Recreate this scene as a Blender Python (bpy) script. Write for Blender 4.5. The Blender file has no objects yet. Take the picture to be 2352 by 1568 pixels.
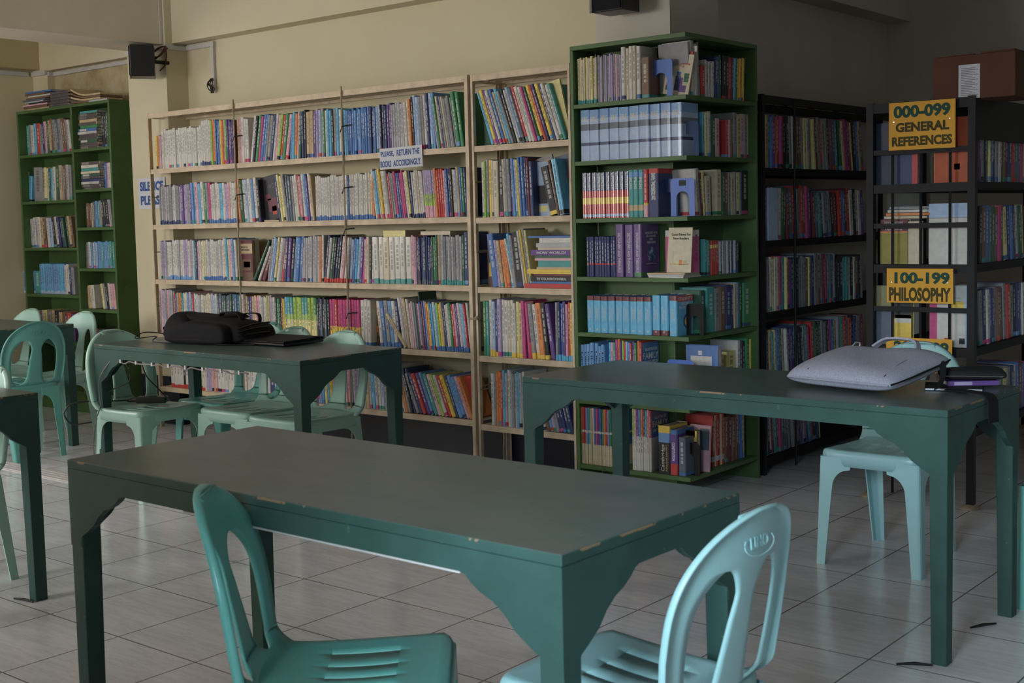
import bpy, bmesh, math, random
from mathutils import Vector, Matrix

# ------------------------------------------------------------------ scene, camera, light, exposure
S = bpy.context.scene
COL = S.collection
random.seed(7)

cam_d = bpy.data.cameras.new('camera')
cam_o = bpy.data.objects.new('camera', cam_d)
COL.objects.link(cam_o)
YAW, PITCH, ROLL, FPX = 0.701450, -0.0779091, -0.0245214, 2909.87
fw = Vector((-math.sin(YAW) * math.cos(PITCH), math.cos(YAW) * math.cos(PITCH), math.sin(PITCH)))
rt0 = Vector((math.cos(YAW), math.sin(YAW), 0.0))
up0 = rt0.cross(fw)
rt = rt0 * math.cos(ROLL) + up0 * math.sin(ROLL)
up = up0 * math.cos(ROLL) - rt0 * math.sin(ROLL)
EYE = Vector((0.0, 0.0, 1.310))
M4 = Matrix(((rt.x, up.x, -fw.x, EYE.x), (rt.y, up.y, -fw.y, EYE.y), (rt.z, up.z, -fw.z, EYE.z), (0, 0, 0, 1)))
cam_o.matrix_world = M4
cam_d.sensor_width = 36.0
cam_d.lens = FPX / 2352 * 36.0
cam_d.shift_x = 69.97 / 2352
cam_d.shift_y = -53.79 / 2352
cam_d.clip_start = 0.05
cam_d.dof.use_dof = True
cam_d.dof.focus_distance = 5.6
cam_d.dof.aperture_fstop = 9.0
S.camera = cam_o

# open sky outside: bright above the horizon, dim ground below it
w = bpy.data.worlds.new('world'); S.world = w; w.use_nodes = True
wn = w.node_tree; wt = wn.nodes.new('ShaderNodeTexCoord'); wsp = wn.nodes.new('ShaderNodeSeparateXYZ'); wr_ = wn.nodes.new('ShaderNodeValToRGB')
wn.links.new(wt.outputs['Generated'], wsp.inputs[0]); wn.links.new(wsp.outputs[2], wr_.inputs[0])
wr_.color_ramp.elements[0].position = 0.0; wr_.color_ramp.elements[0].color = (0.02, 0.022, 0.022, 1)
wr_.color_ramp.elements[1].position = 0.10; wr_.color_ramp.elements[1].color = (0.70, 0.88, 1.0, 1)
wn.links.new(wr_.outputs[0], wn.nodes['Background'].inputs[0])
wn.nodes['Background'].inputs[1].default_value = 46.0

def area(name, loc, target, sx, sy, power, color, spread):
    l = bpy.data.lights.new(name, 'AREA'); l.shape = 'RECTANGLE'; l.size = sx; l.size_y = sy
    l.energy = power; l.color = color; l.spread = math.radians(spread)
    o = bpy.data.objects.new(name, l); COL.objects.link(o); o.location = loc
    o.rotation_euler = (Vector(target) - Vector(loc)).to_track_quat('-Z', 'Y').to_euler()
    return o
# daylight through the windows: two in the wall behind the photographer, one in the side wall
sky = area('sky_portal', (-0.85, -0.64, 1.60), (-0.85, 3, 1.60), 0.98, 1.38, 1, (1, 1, 1), 180)
sky.data.cycles.is_portal = True
area('daylight_window_far', (-5.65, -2.56, 1.75), (-5.4, 3, 0.7), 2.1, 1.3, 98, (1.0, 0.97, 0.94), 150)
area('daylight_side_window', (-8.77, 1.6, 1.75), (-4, 1.6, 0.8), 2.7, 1.3, 46, (1.0, 0.98, 0.96), 160)
area('fill_light_right', (3.47, 1.6, 1.7), (0, 2.2, 0.9), 1.8, 1.3, 5, (0.85, 0.93, 1.0), 150)  # added dim fill, no known window here; lifts faces turned right

S.view_settings.view_transform = 'Standard'
S.view_settings.look = 'None'
S.view_settings.gamma = 1.0
S.view_settings.use_curve_mapping = False
S.view_settings.exposure = 0.0
S.cycles.use_denoising = True
S.cycles.max_bounces = 8
S.cycles.diffuse_bounces = 4
S.cycles.glossy_bounces = 3

# ------------------------------------------------------------------ colours and materials
def lin(c):
    c = c / 255.0
    return c / 12.92 if c <= 0.04045 else ((c + 0.055) / 1.055) ** 2.4
def rgb(r, g, b, k=1.0):
    return (min(lin(r) * k, 0.95), min(lin(g) * k, 0.95), min(lin(b) * k, 0.95), 1.0)

def node_mat(name, rough=0.6, spec=0.5):
    m = bpy.data.materials.new(name); m.use_nodes = True
    nt = m.node_tree; b = nt.nodes['Principled BSDF']
    b.inputs['Roughness'].default_value = rough
    b.inputs['Specular IOR Level'].default_value = spec
    return m, nt, b
def noise(nt, scale, detail=4.0, rough=0.55, coord='Object', stretch=None):
    tc = nt.nodes.new('ShaderNodeTexCoord')
    n = nt.nodes.new('ShaderNodeTexNoise'); n.inputs['Scale'].default_value = scale
    n.inputs['Detail'].default_value = detail; n.inputs['Roughness'].default_value = rough
    src = tc.outputs[coord]
    if stretch:
        mp = nt.nodes.new('ShaderNodeMapping'); mp.inputs['Scale'].default_value = stretch
        nt.links.new(src, mp.inputs[0]); src = mp.outputs[0]
    nt.links.new(src, n.inputs['Vector'])
    return n.outputs['Fac']
def ramp(nt, fac, stops):
    r = nt.nodes.new('ShaderNodeValToRGB')
    el = r.color_ramp.elements
    while len(el) < len(stops): el.new(0.5)
    for e, (p, c) in zip(el, stops): e.position = p; e.color = c
    nt.links.new(fac, r.inputs[0]); return r.outputs[0]
def mixc(nt, fac, a, b, mode='MIX'):
    m = nt.nodes.new('ShaderNodeMix'); m.data_type = 'RGBA'; m.blend_type = mode
    if isinstance(fac, float): m.inputs[0].default_value = fac
    else: nt.links.new(fac, m.inputs[0])
    for v, i in ((a, 6), (b, 7)):
        if isinstance(v, tuple): m.inputs[i].default_value = v
        else: nt.links.new(v, m.inputs[i])
    return m.outputs[2]
def mth(nt, op, a, b=None, clamp=False):
    m = nt.nodes.new('ShaderNodeMath'); m.operation = op; m.use_clamp = clamp
    for v, i in ((a, 0), (b, 1)):
        if v is None: continue
        if isinstance(v, (int, float)): m.inputs[i].default_value = v
        else: nt.links.new(v, m.inputs[i])
    return m.outputs[0]
def bump(nt, b, h, strength=0.2, dist=0.01):
    n = nt.nodes.new('ShaderNodeBump'); n.inputs['Strength'].default_value = strength; n.inputs['Distance'].default_value = dist
    nt.links.new(h, n.inputs['Height']); nt.links.new(n.outputs[0], b.inputs['Normal'])
def plain(name, c, rough=0.5, spec=0.5, var=0.12, scale=14.0, metal=0.0):
    m, nt, b = node_mat(name, rough, spec)
    b.inputs['Metallic'].default_value = metal
    d = tuple(v * (1 - var) for v in c[:3]) + (1,); e = tuple(min(1, v * (1 + var)) for v in c[:3]) + (1,)
    nt.links.new(ramp(nt, noise(nt, scale), [(0.3, d), (0.7, e)]), b.inputs['Base Color'])
    return m
MAT = {}

def paint_green(name, base, chip, chip2, rough, ztop=None, zlow=None, worn=None):
    m, nt, b = node_mat(name, rough, 0.22 if ztop is not None else 0.45)
    d = tuple(v * 0.82 for v in base[:3]) + (1,); e = tuple(v * 1.18 for v in base[:3]) + (1,)
    c = ramp(nt, noise(nt, 5, 6, 0.6), [(0.3, d), (0.7, e)])
    if worn:
        c = mixc(nt, ramp(nt, noise(nt, 3.0, 5, 0.6, stretch=(1, 3.5, 1)), [(0.42, (0, 0, 0, 1)), (0.62, (1, 1, 1, 1))]), c, worn)
    # little chips everywhere, more along the upper edge
    spots = mth(nt, 'GREATER_THAN', noise(nt, 38, 3, 0.5), 0.735)
    c = mixc(nt, spots, c, chip2)
    if ztop is not None:
        tc = nt.nodes.new('ShaderNodeTexCoord'); sp = nt.nodes.new('ShaderNodeSeparateXYZ'); nt.links.new(tc.outputs['Object'], sp.inputs[0])
        near = mth(nt, 'LESS_THAN', mth(nt, 'ABSOLUTE', mth(nt, 'SUBTRACT', sp.outputs[2], ztop)), mth(nt, 'MULTIPLY', noise(nt, 26, 3), 0.0055))
        edge = mth(nt, 'MULTIPLY', near, mth(nt, 'GREATER_THAN', noise(nt, 15, 4), 0.56))
        c = mixc(nt, edge, c, chip)
    nt.links.new(c, b.inputs['Base Color'])
    bump(nt, b, noise(nt, 60, 3), 0.06, 0.004)
    return m

MAT['table'] = paint_green('table_green_paint', rgb(55, 84, 79), rgb(150, 122, 98), rgb(80, 114, 80), 0.5, ztop=0.738)
MAT['table_top'] = paint_green('table_top_worn_paint', rgb(76, 97, 93), rgb(170, 150, 125), rgb(112, 124, 120), 0.28, worn=rgb(92, 102, 99))
MAT['shelf_green'] = paint_green('bookcase_green_paint', rgb(76, 106, 62), rgb(150, 140, 95), rgb(105, 126, 84), 0.45)
MAT['black_metal'] = plain('black_painted_metal', rgb(26, 25, 29), 0.5, 0.25)
MAT['black_board'] = plain('black_painted_board', rgb(22, 21, 24), 0.6, 0.2)

m, nt, b = node_mat('cream_wall_paint', 0.75, 0.25)
c1 = ramp(nt, noise(nt, 1.2, 5, 0.6), [(0.3, rgb(206, 196, 164)), (0.7, rgb(214, 205, 174))])
c1 = mixc(nt, ramp(nt, noise(nt, 0.7, 3), [(0.52, (0, 0, 0, 1)), (0.75, (0.55, 0.55, 0.55, 1))]), c1, rgb(212, 206, 190))
nt.links.new(c1, b.inputs['Base Color']); bump(nt, b, noise(nt, 45, 4), 0.08, 0.004)
MAT['wall'] = m
m, nt, b = node_mat('ochre_wall_paint', 0.75, 0.25)
nt.links.new(ramp(nt, noise(nt, 1.4, 5, 0.6), [(0.3, rgb(188, 174, 130)), (0.7, rgb(197, 184, 142))]), b.inputs['Base Color'])
MAT['wall_ochre'] = m
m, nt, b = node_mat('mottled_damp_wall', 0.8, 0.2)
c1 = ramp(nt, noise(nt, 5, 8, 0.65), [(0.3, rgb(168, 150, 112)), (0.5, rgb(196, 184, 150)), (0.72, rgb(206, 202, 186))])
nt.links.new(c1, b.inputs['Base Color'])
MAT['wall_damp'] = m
MAT['wall_white'] = plain('offwhite_wall_paint', rgb(206, 198, 186), 0.8, 0.2, 0.06, 3.0)
MAT['ceiling'] = plain('ceiling_paint', rgb(222, 218, 208), 0.85, 0.2, 0.05, 2.0)
MAT['beam'] = plain('beam_paint', rgb(216, 206, 186), 0.8, 0.2, 0.06, 2.0)
MAT['navy'] = plain('navy_skirting_paint', rgb(28, 30, 44), 0.4, 0.5)
MAT['trunking'] = plain('white_plastic_trunking', rgb(200, 196, 196), 0.45, 0.5, 0.04)
MAT['cream_metal'] = plain('cream_painted_rack', rgb(208, 188, 162), 0.5, 0.4, 0.16, 18)
MAT['rod'] = plain('bare_steel_rod', rgb(158, 142, 118), 0.5, 0.5, 0.15, 20)

m, nt, b = node_mat('grey_marble_tiles', 0.17, 0.7)
tc = nt.nodes.new('ShaderNodeTexCoord'); sp = nt.nodes.new('ShaderNodeSeparateXYZ'); nt.links.new(tc.outputs['Object'], sp.inputs[0])
def grout(axis, off):
    a = mth(nt, 'FRACT', mth(nt, 'DIVIDE', mth(nt, 'ADD', sp.outputs[axis], 40.0 - off), 0.4))
    return mth(nt, 'LESS_THAN', mth(nt, 'MINIMUM', a, mth(nt, 'SUBTRACT', 1.0, a)), 0.0065)
g = mth(nt, 'MAXIMUM', grout(0, -2.685), grout(1, 3.075))
base = ramp(nt, noise(nt, 1.6, 7, 0.62, stretch=(1.2, 5.0, 1)), [(0.28, rgb(216, 215, 222)), (0.5, rgb(232, 231, 237)), (0.75, rgb(240, 239, 244))])
vein = ramp(nt, noise(nt, 3.2, 9, 0.7, stretch=(0.8, 7.0, 1)), [(0.46, (0, 0, 0, 1)), (0.5, (0.35, 0.35, 0.35, 1)), (0.54, (0, 0, 0, 1))])
base = mixc(nt, vein, base, rgb(190, 187, 194))
nt.links.new(mixc(nt, g, base, rgb(120, 112, 110)), b.inputs['Base Color'])
rr = nt.nodes.new('ShaderNodeMapRange'); nt.links.new(noise(nt, 3, 5), rr.inputs[0]); rr.inputs[3].default_value = 0.12; rr.inputs[4].default_value = 0.26
nt.links.new(rr.outputs[0], b.inputs['Roughness'])
bump(nt, b, mth(nt, 'ADD', mth(nt, 'MULTIPLY', g, -1.0), mth(nt, 'MULTIPLY', noise(nt, 7, 2), 0.12)), 0.12, 0.003)
MAT['floor'] = m

def plastic(name, c):
    m, nt, b = node_mat(name, 0.32, 0.5)
    d = tuple(v * 0.93 for v in c[:3]) + (1,)
    dirt = tuple(v * 0.6 for v in c[:3]) + (1,)
    col = ramp(nt, noise(nt, 4, 4), [(0.3, d), (0.7, c)])
    col = mixc(nt, ramp(nt, noise(nt, 16, 6, 0.7), [(0.66, (0, 0, 0, 1)), (0.8, (0.4, 0.4, 0.4, 1))]), col, dirt)
    nt.links.new(col, b.inputs['Base Color'])
    b.inputs['Subsurface Weight'].default_value = 0.0
    return m
MAT['teal'] = plastic('teal_chair_plastic', rgb(110, 182, 174))
MAT['pale'] = plastic('pale_green_chair_plastic', rgb(172, 214, 202))
MAT['aqua'] = plastic('pale_aqua_chair_plastic', rgb(164, 208, 212))

def fabric(name, c, rough=0.9):
    m, nt, b = node_mat(name, rough, 0.2)
    d = tuple(v * 0.8 for v in c[:3]) + (1,); e = tuple(min(1, v * 1.2) for v in c[:3]) + (1,)
    n = noise(nt, 420, 2)
    nt.links.new(ramp(nt, n, [(0.35, d), (0.65, e)]), b.inputs['Base Color'])
    bump(nt, b, mth(nt, 'ADD', n, mth(nt, 'MULTIPLY', noise(nt, 22, 3), 1.5)), 0.25, 0.003)
    return m
MAT['grey_fabric'] = fabric('heather_grey_fabric', rgb(158, 158, 172))
MAT['black_fabric'] = fabric('black_bag_fabric', rgb(28, 28, 31), 0.8)
MAT['charcoal_fabric'] = fabric('charcoal_pouch_fabric', rgb(42, 40, 42))
MAT['black_plastic'] = plain('black_plastic', rgb(22, 22, 25), 0.35)
MAT['silver'] = plain('bright_metal', rgb(190, 190, 195), 0.25, 0.5, 0.05, 10, 1.0)
MAT['grey_cable'] = plain('grey_cable', rgb(120, 112, 116), 0.5)
MAT['blue_metal'] = plain('blue_enamelled_steel', rgb(72, 112, 198), 0.35, 0.5, 0.06)
MAT['navy_metal'] = plain('dark_blue_enamelled_steel', rgb(38, 62, 112), 0.4, 0.5, 0.06)
MAT['paper'] = plain('white_sign_paper', rgb(206, 208, 216), 0.7, 0.3, 0.03)
MAT['sign'] = plain('ochre_sign_card', rgb(228, 168, 62), 0.6, 0.3, 0.04)
MAT['sign_green'] = plain('sign_green_ink', rgb(24, 74, 62), 0.6, 0.3, 0.05)
MAT['sign_brown'] = plain('sign_brown_ink', rgb(70, 62, 22), 0.6, 0.3, 0.05)
MAT['sign_blue'] = plain('sign_blue_ink', rgb(62, 92, 150), 0.6, 0.3, 0.05)
MAT['card'] = plain('brown_cardboard', rgb(96, 66, 54), 0.85, 0.2, 0.12, 6)
MAT['ink'] = plain('dark_ink', rgb(34, 32, 36), 0.6)
MAT['white_ink'] = plain('white_ink', rgb(215, 214, 210), 0.5)
MAT['yellow_ink'] = plain('yellow_ink', rgb(225, 190, 70), 0.5)
MAT['red_ink'] = plain('red_ink', rgb(185, 40, 45), 0.5)
MAT['pages'] = plain('book_pages', rgb(196, 182, 158), 0.85, 0.2, 0.1, 60)
MAT['sticker'] = plain('purple_sticker', rgb(96, 60, 130), 0.35, 0.5, 0.5, 30)

def book_mat(name, rough, coat):
    m, nt, b = node_mat(name, rough, 0.5)
    a = nt.nodes.new('ShaderNodeVertexColor'); a.layer_name = 'Col'
    wear = ramp(nt, noise(nt, 30, 4, 0.6), [(0.3, (0.86, 0.86, 0.86, 1)), (0.7, (1.05, 1.05, 1.05, 1))])
    nt.links.new(mixc(nt, 1.0, a.outputs[0], wear, 'MULTIPLY'), b.inputs['Base Color'])
    b.inputs['Coat Weight'].default_value = coat
    b.inputs['Coat Roughness'].default_value = 0.12
    if coat: bump(nt, b, noise(nt, 34, 3), 0.25, 0.004)
    return m
MAT['book'] = book_mat('book_cover_paper', 0.5, 0.0)
MAT['book_gloss'] = book_mat('plastic_covered_book', 0.35, 0.8)

# ------------------------------------------------------------------ mesh helpers
class MB:
    """collects shapes for ONE mesh object"""
    def __init__(self): self.v = []; self.f = []; self.c = []; self.m = []
    def add(self, vs, fs, col=None, mi=0):
        n = len(self.v); self.v += [tuple(p) for p in vs]
        for f in fs: self.f.append(tuple(i + n for i in f)); self.c.append(col); self.m.append(mi)
    def box(self, x0, x1, y0, y1, z0, z1, col=None, mi=0, M=None):
        vs = [Vector(p) for p in ((x0, y0, z0), (x1, y0, z0), (x1, y1, z0), (x0, y1, z0), (x0, y0, z1), (x1, y0, z1), (x1, y1, z1), (x0, y1, z1))]
        if M: vs = [M @ p for p in vs]
        self.add(vs, [(0, 3, 2, 1), (4, 5, 6, 7), (0, 1, 5, 4), (1, 2, 6, 5), (2, 3, 7, 6), (3, 0, 4, 7)], col, mi)
    def prism(self, pts, ext, col=None, mi=0):
        """planar outline pts (3-D) extruded by vector ext"""
        n = len(pts); ext = Vector(ext); a = [Vector(p) for p in pts]; bb = [p + ext for p in a]
        self.add(a + bb, [tuple(range(n))[::-1], tuple(range(n, 2 * n))] + [(i, (i + 1) % n, n + (i + 1) % n, n + i) for i in range(n)], col, mi)
    def tube(self, pts, r, seg=8, col=None, mi=0):
        pts = [Vector(p) for p in pts]; rings = []
        ref = Vector((0, 0, 1))
        for i, p in enumerate(pts):
            t = (pts[min(i + 1, len(pts) - 1)] - pts[max(i - 1, 0)]).normalized()
            rf = ref if abs(t.dot(ref)) < 0.95 else Vector((1, 0, 0))
            a = t.cross(rf).normalized(); b_ = t.cross(a)
            rad = r[i] if isinstance(r, (list, tuple)) else r
            rings.append([p + (a * math.cos(2 * math.pi * k / seg) + b_ * math.sin(2 * math.pi * k / seg)) * rad for k in range(seg)])
        vs = [q for rg in rings for q in rg]; fs = []
        for i in range(len(pts) - 1):
            for k in range(seg):
                fs.append((i * seg + k, i * seg + (k + 1) % seg, (i + 1) * seg + (k + 1) % seg, (i + 1) * seg + k))
        fs.append(tuple(range(seg))[::-1]); fs.append(tuple((len(pts) - 1) * seg + k for k in range(seg)))
        self.add(vs, fs, col, mi)
    def loft(self, rings, col=None, mi=0, cap=True):
        n = len(rings[0]); vs = [p for r in rings for p in r]; fs = []
        for i in range(len(rings) - 1):
            for k in range(n): fs.append((i * n + k, i * n + (k + 1) % n, (i + 1) * n + (k + 1) % n, (i + 1) * n + k))
        if cap: fs.append(tuple(range(n))[::-1]); fs.append(tuple((len(rings) - 1) * n + k for k in range(n)))
        self.add(vs, fs, col, mi)
    def build(self, name, mats, parent=None, smooth=False, bev=0.0, weld=False, normals=True):
        me = bpy.data.meshes.new(name)
        me.from_pydata(self.v, [], self.f)
        if not isinstance(mats, (list, tuple)): mats = [mats]
        for mm in mats: me.materials.append(mm)
        if any(c is not None for c in self.c):
            at = me.color_attributes.new('Col', 'FLOAT_COLOR', 'CORNER'); buf = []
            for f, c in zip(self.f, self.c): buf += list(c or (1, 1, 1, 1)) * len(f)
            at.data.foreach_set('color', buf)
        me.polygons.foreach_set('material_index', self.m)
        if weld or normals:
            bm = bmesh.new(); bm.from_mesh(me)
            if weld: bmesh.ops.remove_doubles(bm, verts=bm.verts, dist=1e-5)
            if normals: bmesh.ops.recalc_face_normals(bm, faces=bm.faces)
            bm.to_mesh(me); bm.free()
        if smooth: me.polygons.foreach_set('use_smooth', [True] * len(me.polygons))
        o = bpy.data.objects.new(name, me); COL.objects.link(o)
        if parent: o.parent = parent
        if bev:
            md = o.modifiers.new('bevel', 'BEVEL'); md.width = bev; md.segments = 2; md.limit_method = 'ANGLE'; md.angle_limit = math.radians(50)
        return o
def thing(name, label, cat, loc=(0, 0, 0), rz=0.0, group=None):
    o = bpy.data.objects.new(name, None); COL.objects.link(o); o.location = loc; o.rotation_euler = (0, 0, rz)
    o.empty_display_size = 0.1
    return tag(o, label, cat, group)
def tag(o, label, cat, group=None):
    o['label'] = label; o['category'] = cat
    if group: o['group'] = group
    return o
def struct(o): o['kind'] = 'structure'; return o
def dup(root, label, loc=None, rz=None, mat=None, group=None):
    r = root.copy(); COL.objects.link(r)
    if loc is not None: r.location = loc
    if rz is not None: r.rotation_euler = (0, 0, rz)
    r['label'] = label
    if group: r['group'] = group
    for ch in list(root.children):
        c = ch.copy(); COL.objects.link(c); c.parent = r
        if mat and c.type == 'MESH' and c.material_slots:
            c.material_slots[0].link = 'OBJECT'; c.material_slots[0].material = mat
        for g in ch.children:
            d = g.copy(); COL.objects.link(d); d.parent = c
    return r
def smooth_path(pts, n=8):
    pts = [Vector(p) for p in pts]; out = []
    P = [pts[0]] + pts + [pts[-1]]
    for i in range(1, len(P) - 2):
        for k in range(n):
            t = k / n; a, b_, c, d = P[i - 1], P[i], P[i + 1], P[i + 2]
            out.append(0.5 * ((2 * b_) + (c - a) * t + (2 * a - 5 * b_ + 4 * c - d) * t * t + (3 * b_ - a - 3 * c + d) * t ** 3))
    return out + [pts[-1]]

# flat lettering with real (small) thickness, fitted into a w x h box; returns mesh in XZ plane facing -Y
_TXT = {}
def lettering(name, lines, wd, ht, mat, parent=None, bold=0.0, shear=0.0, align='CENTER', gap=1.0, thick=0.0006, fit=True):
    key = (tuple(lines), round(wd, 4), round(ht, 4), bold, shear, gap)
    if key in _TXT:
        o = bpy.data.objects.new(name, _TXT[key]); COL.objects.link(o)
    else:
        cu = bpy.data.curves.new('txt', 'FONT'); cu.body = '\n'.join(lines); cu.align_x = align; cu.space_line = gap
        cu.offset = bold; cu.shear = shear; cu.extrude = 0.01; cu.resolution_u = 3
        t = bpy.data.objects.new('txt', cu)
        me = bpy.data.meshes.new_from_object(t)
        bpy.data.objects.remove(t); bpy.data.curves.remove(cu)
        xs = [v.co.x for v in me.vertices]; ys = [v.co.y for v in me.vertices]
        if not xs: return None
        x0, x1, y0, y1 = min(xs), max(xs), min(ys), max(ys)
        sx, sy = wd / max(x1 - x0, 1e-6), ht / max(y1 - y0, 1e-6)
        for v in me.vertices:
            x, y, z = v.co
            v.co = ((x - (x0 + x1) / 2) * sx, -(z + 0.01) * thick / 0.02, (y - (y0 + y1) / 2) * sy)
        me.materials.clear(); me.materials.append(mat)
        _TXT[key] = me
        o = bpy.data.objects.new(name, me); COL.objects.link(o)
    if parent: o.parent = parent
    return o

# ------------------------------------------------------------------ the room
def wallbox(name, x0, x1, y0, y1, z0, z1, mat):
    mb = MB(); mb.box(x0, x1, y0, y1, z0, z1)
    return struct(mb.build(name, MAT[mat]))
mb = MB(); mb.box(-9.1, 3.7, -2.9, 8.2, -0.1, 0.0); struct(mb.build('floor', MAT['floor']))
wallbox('ceiling', -9.1, 3.7, -2.9, 8.2, 3.0, 3.1, 'ceiling')
wallbox('wall_back', -6.885, -3.60, 5.22, 5.40, 0, 3.0, 'wall')
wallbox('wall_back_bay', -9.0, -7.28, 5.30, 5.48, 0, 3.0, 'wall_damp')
wallbox('pillar_corner', -7.305, -6.885, 5.05, 5.50, 0, 3.0, 'wall')
wallbox('pillar_alcove', -3.62, -3.195, 5.205, 5.66, 0, 3.0, 'wall_white')
wallbox('wall_alcove_side', -3.50, -3.28, 5.66, 8.1, 0, 3.0, 'wall_white')
wallbox('wall_alcove_end', -3.50, 3.6, 7.97, 8.1, 0, 3.0, 'wall_white')

wallbox('pillar_left_corner', -8.80, -8.60, 5.24, 5.32, 0, 3.0, 'wall')
wallbox('beam_main', -7.30, -6.905, -2.6, 5.049, 2.485, 3.0, 'beam')
wallbox('beam_back', -6.884, -3.62, 5.105, 5.219, 2.495, 3.0, 'wall')
wallbox('beam_bay', -8.60, -7.306, 5.24, 5.299, 2.49, 3.0, 'wall')
wallbox('beam_left', -8.80, -8.70, -2.6, 5.239, 2.505, 3.0, 'wall_ochre')
wallbox('beam_alcove', -3.279, -3.13, 5.665, 7.969, 2.485, 3.0, 'wall_white')

def wall_with_windows(name, along, fixed0, fixed1, a0, a1, wins, mat):
    """wall slab with real openings; along = 'x' or 'y'"""
    mb = MB(); cuts = sorted({a0, a1, *[v for q in wins for v in q[:2]]})
    def bx(p, q, z0, z1):
        if along == 'x': mb.box(p, q, fixed0, fixed1, z0, z1)
        else: mb.box(fixed0, fixed1, p, q, z0, z1)
    for p, q in zip(cuts, cuts[1:]):
        wz = [k for k in wins if k[0] <= p and q <= k[1]]
        if wz: bx(p, q, 0, wz[0][2]); bx(p, q, wz[0][3], 3.0)
        else: bx(p, q, 0, 3.0)
    return struct(mb.build(name, MAT[mat]))
WN = [(-1.35, -0.35, 0.9, 2.3)]
WF = [(-6.75, -4.55, 1.0, 2.45)]
wall_with_windows('wall_front', 'x', -0.70, -0.58, -4.5, 3.6, WN, 'wall')
wall_with_windows('wall_front_bay', 'x', -2.72, -2.6, -8.9, -4.38, WF, 'wall')
wallbox('added_shade_pier', -2.0, -1.42, -0.58, 0.60, 0, 3.0, 'wall')  # unseen pier, added to shade the left front of the nearest table
wallbox('added_wall_return', -4.5, -4.38, -2.6, -0.70, 0, 3.0, 'wall')  # unseen jog, shaped to keep far window light off the nearest table
WL = [(0.2, 3.0, 0.85, 2.4)]
wall_with_windows('wall_left', 'y', -8.95, -8.80, -2.7, 5.45, WL, 'wall')
FILL_R = [(0.6, 2.6, 0.85, 2.4)]  # made-up opening for the added right fill light
wall_with_windows('wall_right', 'y', 3.5, 3.6, -0.7, 8.1, FILL_R, 'wall_white')
k = 0
for (a, bq, z0, z1), along, yy0 in [(q, 'x', -0.68) for q in WN] + [(q, 'x', -2.70) for q in WF] + [(q, 'y', -8.90) for q in WL] + [(q, 'y', 3.53) for q in FILL_R]:
    k += 1
    mb = MB(); n = 3
    def fb(p, q, u, v_):
        if along == 'x': mb.box(p, q, yy0, yy0 + 0.04, u, v_)
        else: mb.box(yy0, yy0 + 0.04, p, q, u, v_)
    for i in range(n + 1):
        c = a + (bq - a) * i / n; c = min(max(c, a + 0.02), bq - 0.02); fb(c - 0.02, c + 0.02, z0, z1)
    fb(a, bq, z0, z0 + 0.04); fb(a, bq, z1 - 0.04, z1)
    if yy0 != -0.68:   # added opaque panels keep sky light out of the other windows
        oo = -0.004 if yy0 < 0 else 0.044
        if along == 'x': mb.box(a, bq, yy0 + oo, yy0 + oo + .003, z0, z1)
        else: mb.box(yy0 + oo, yy0 + oo + .003, a, bq, z0, z1)
    struct(mb.build('window_%d' % k, MAT['trunking']))

# dark navy skirting band painted on the lower walls
mb = MB(); mb.box(-6.879, -3.62, 5.213, 5.219, 0, 0.32); struct(mb.build('baseboard_back', MAT['navy']))
mb = MB(); mb.box(-7.31, -6.879, 5.043, 5.049, 0, 0.32); mb.box(-6.884, -6.878, 5.05, 5.213, 0, 0.32); struct(mb.build('baseboard_pillar', MAT['navy']))
mb = MB(); mb.box(-8.8, -7.31, 5.293, 5.299, 0, 0.32); struct(mb.build('baseboard_bay', MAT['navy']))
mb = MB(); mb.box(-8.799, -8.793, -2.6, 5.29, 0, 0.32); struct(mb.build('baseboard_left', MAT['navy']))

# white cable trunking along the walls
def trunk(name, boxes):
    mb = MB()
    for q in boxes: mb.box(*q)
    return struct(mb.build(name, MAT['trunking'], bev=0.002))
trunk('trim_1', [(-6.935, -6.900, 5.025, 5.048, 2.485, 2.99), (-7.30, -6.885, 5.028, 5.048, 2.448, 2.478)])
trunk('trim_2', [(-6.884, -6.866, 5.05, 5.218, 2.452, 2.482), (-6.866, -6.585, 5.198, 5.218, 2.455, 2.485), (-6.612, -6.588, 5.198, 5.218, 2.19, 2.455)])
trunk('trim_3', [(-8.60, -7.31, 5.278, 5.298, 2.45, 2.48), (-8.60, -8.58, 5.24, 5.298, 2.45, 2.48)])
trunk('trim_4', [(-8.798, -8.776, 0, 5.19, 2.46, 2.492), (-8.79, -8.60, 5.218, 5.238, 2.46, 2.492)])
mb = MB()
for i in range(4): mb.box(-8.78, -5.75, 3.565 + i * 0.032, 3.585 + i * 0.032, 0.0, 0.008)
mb.box(-8.78, -5.75, 3.555, 3.69, 0.0, 0.003)
struct(mb.build('trim_5', MAT['trunking']))
# frayed wire end at the bottom of the trunking
mb = MB(); rnd = random.Random(3)
for i in range(6):
    mb.tube(smooth_path([(-6.60 + rnd.uniform(-.015, .015), 5.19, 2.25), (-6.60 + rnd.uniform(-.03, .03), 5.175, 2.22), (-6.60 + rnd.uniform(-.03, .03), 5.185, 2.185), (-6.60 + rnd.uniform(-.02, .02), 5.19, 2.16)], 4), 0.004, 6)
tag(mb.build('loose_wire_bundle', MAT['black_plastic']), 'frayed wire ends hanging below white trunking on cream wall', 'wires')

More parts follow.
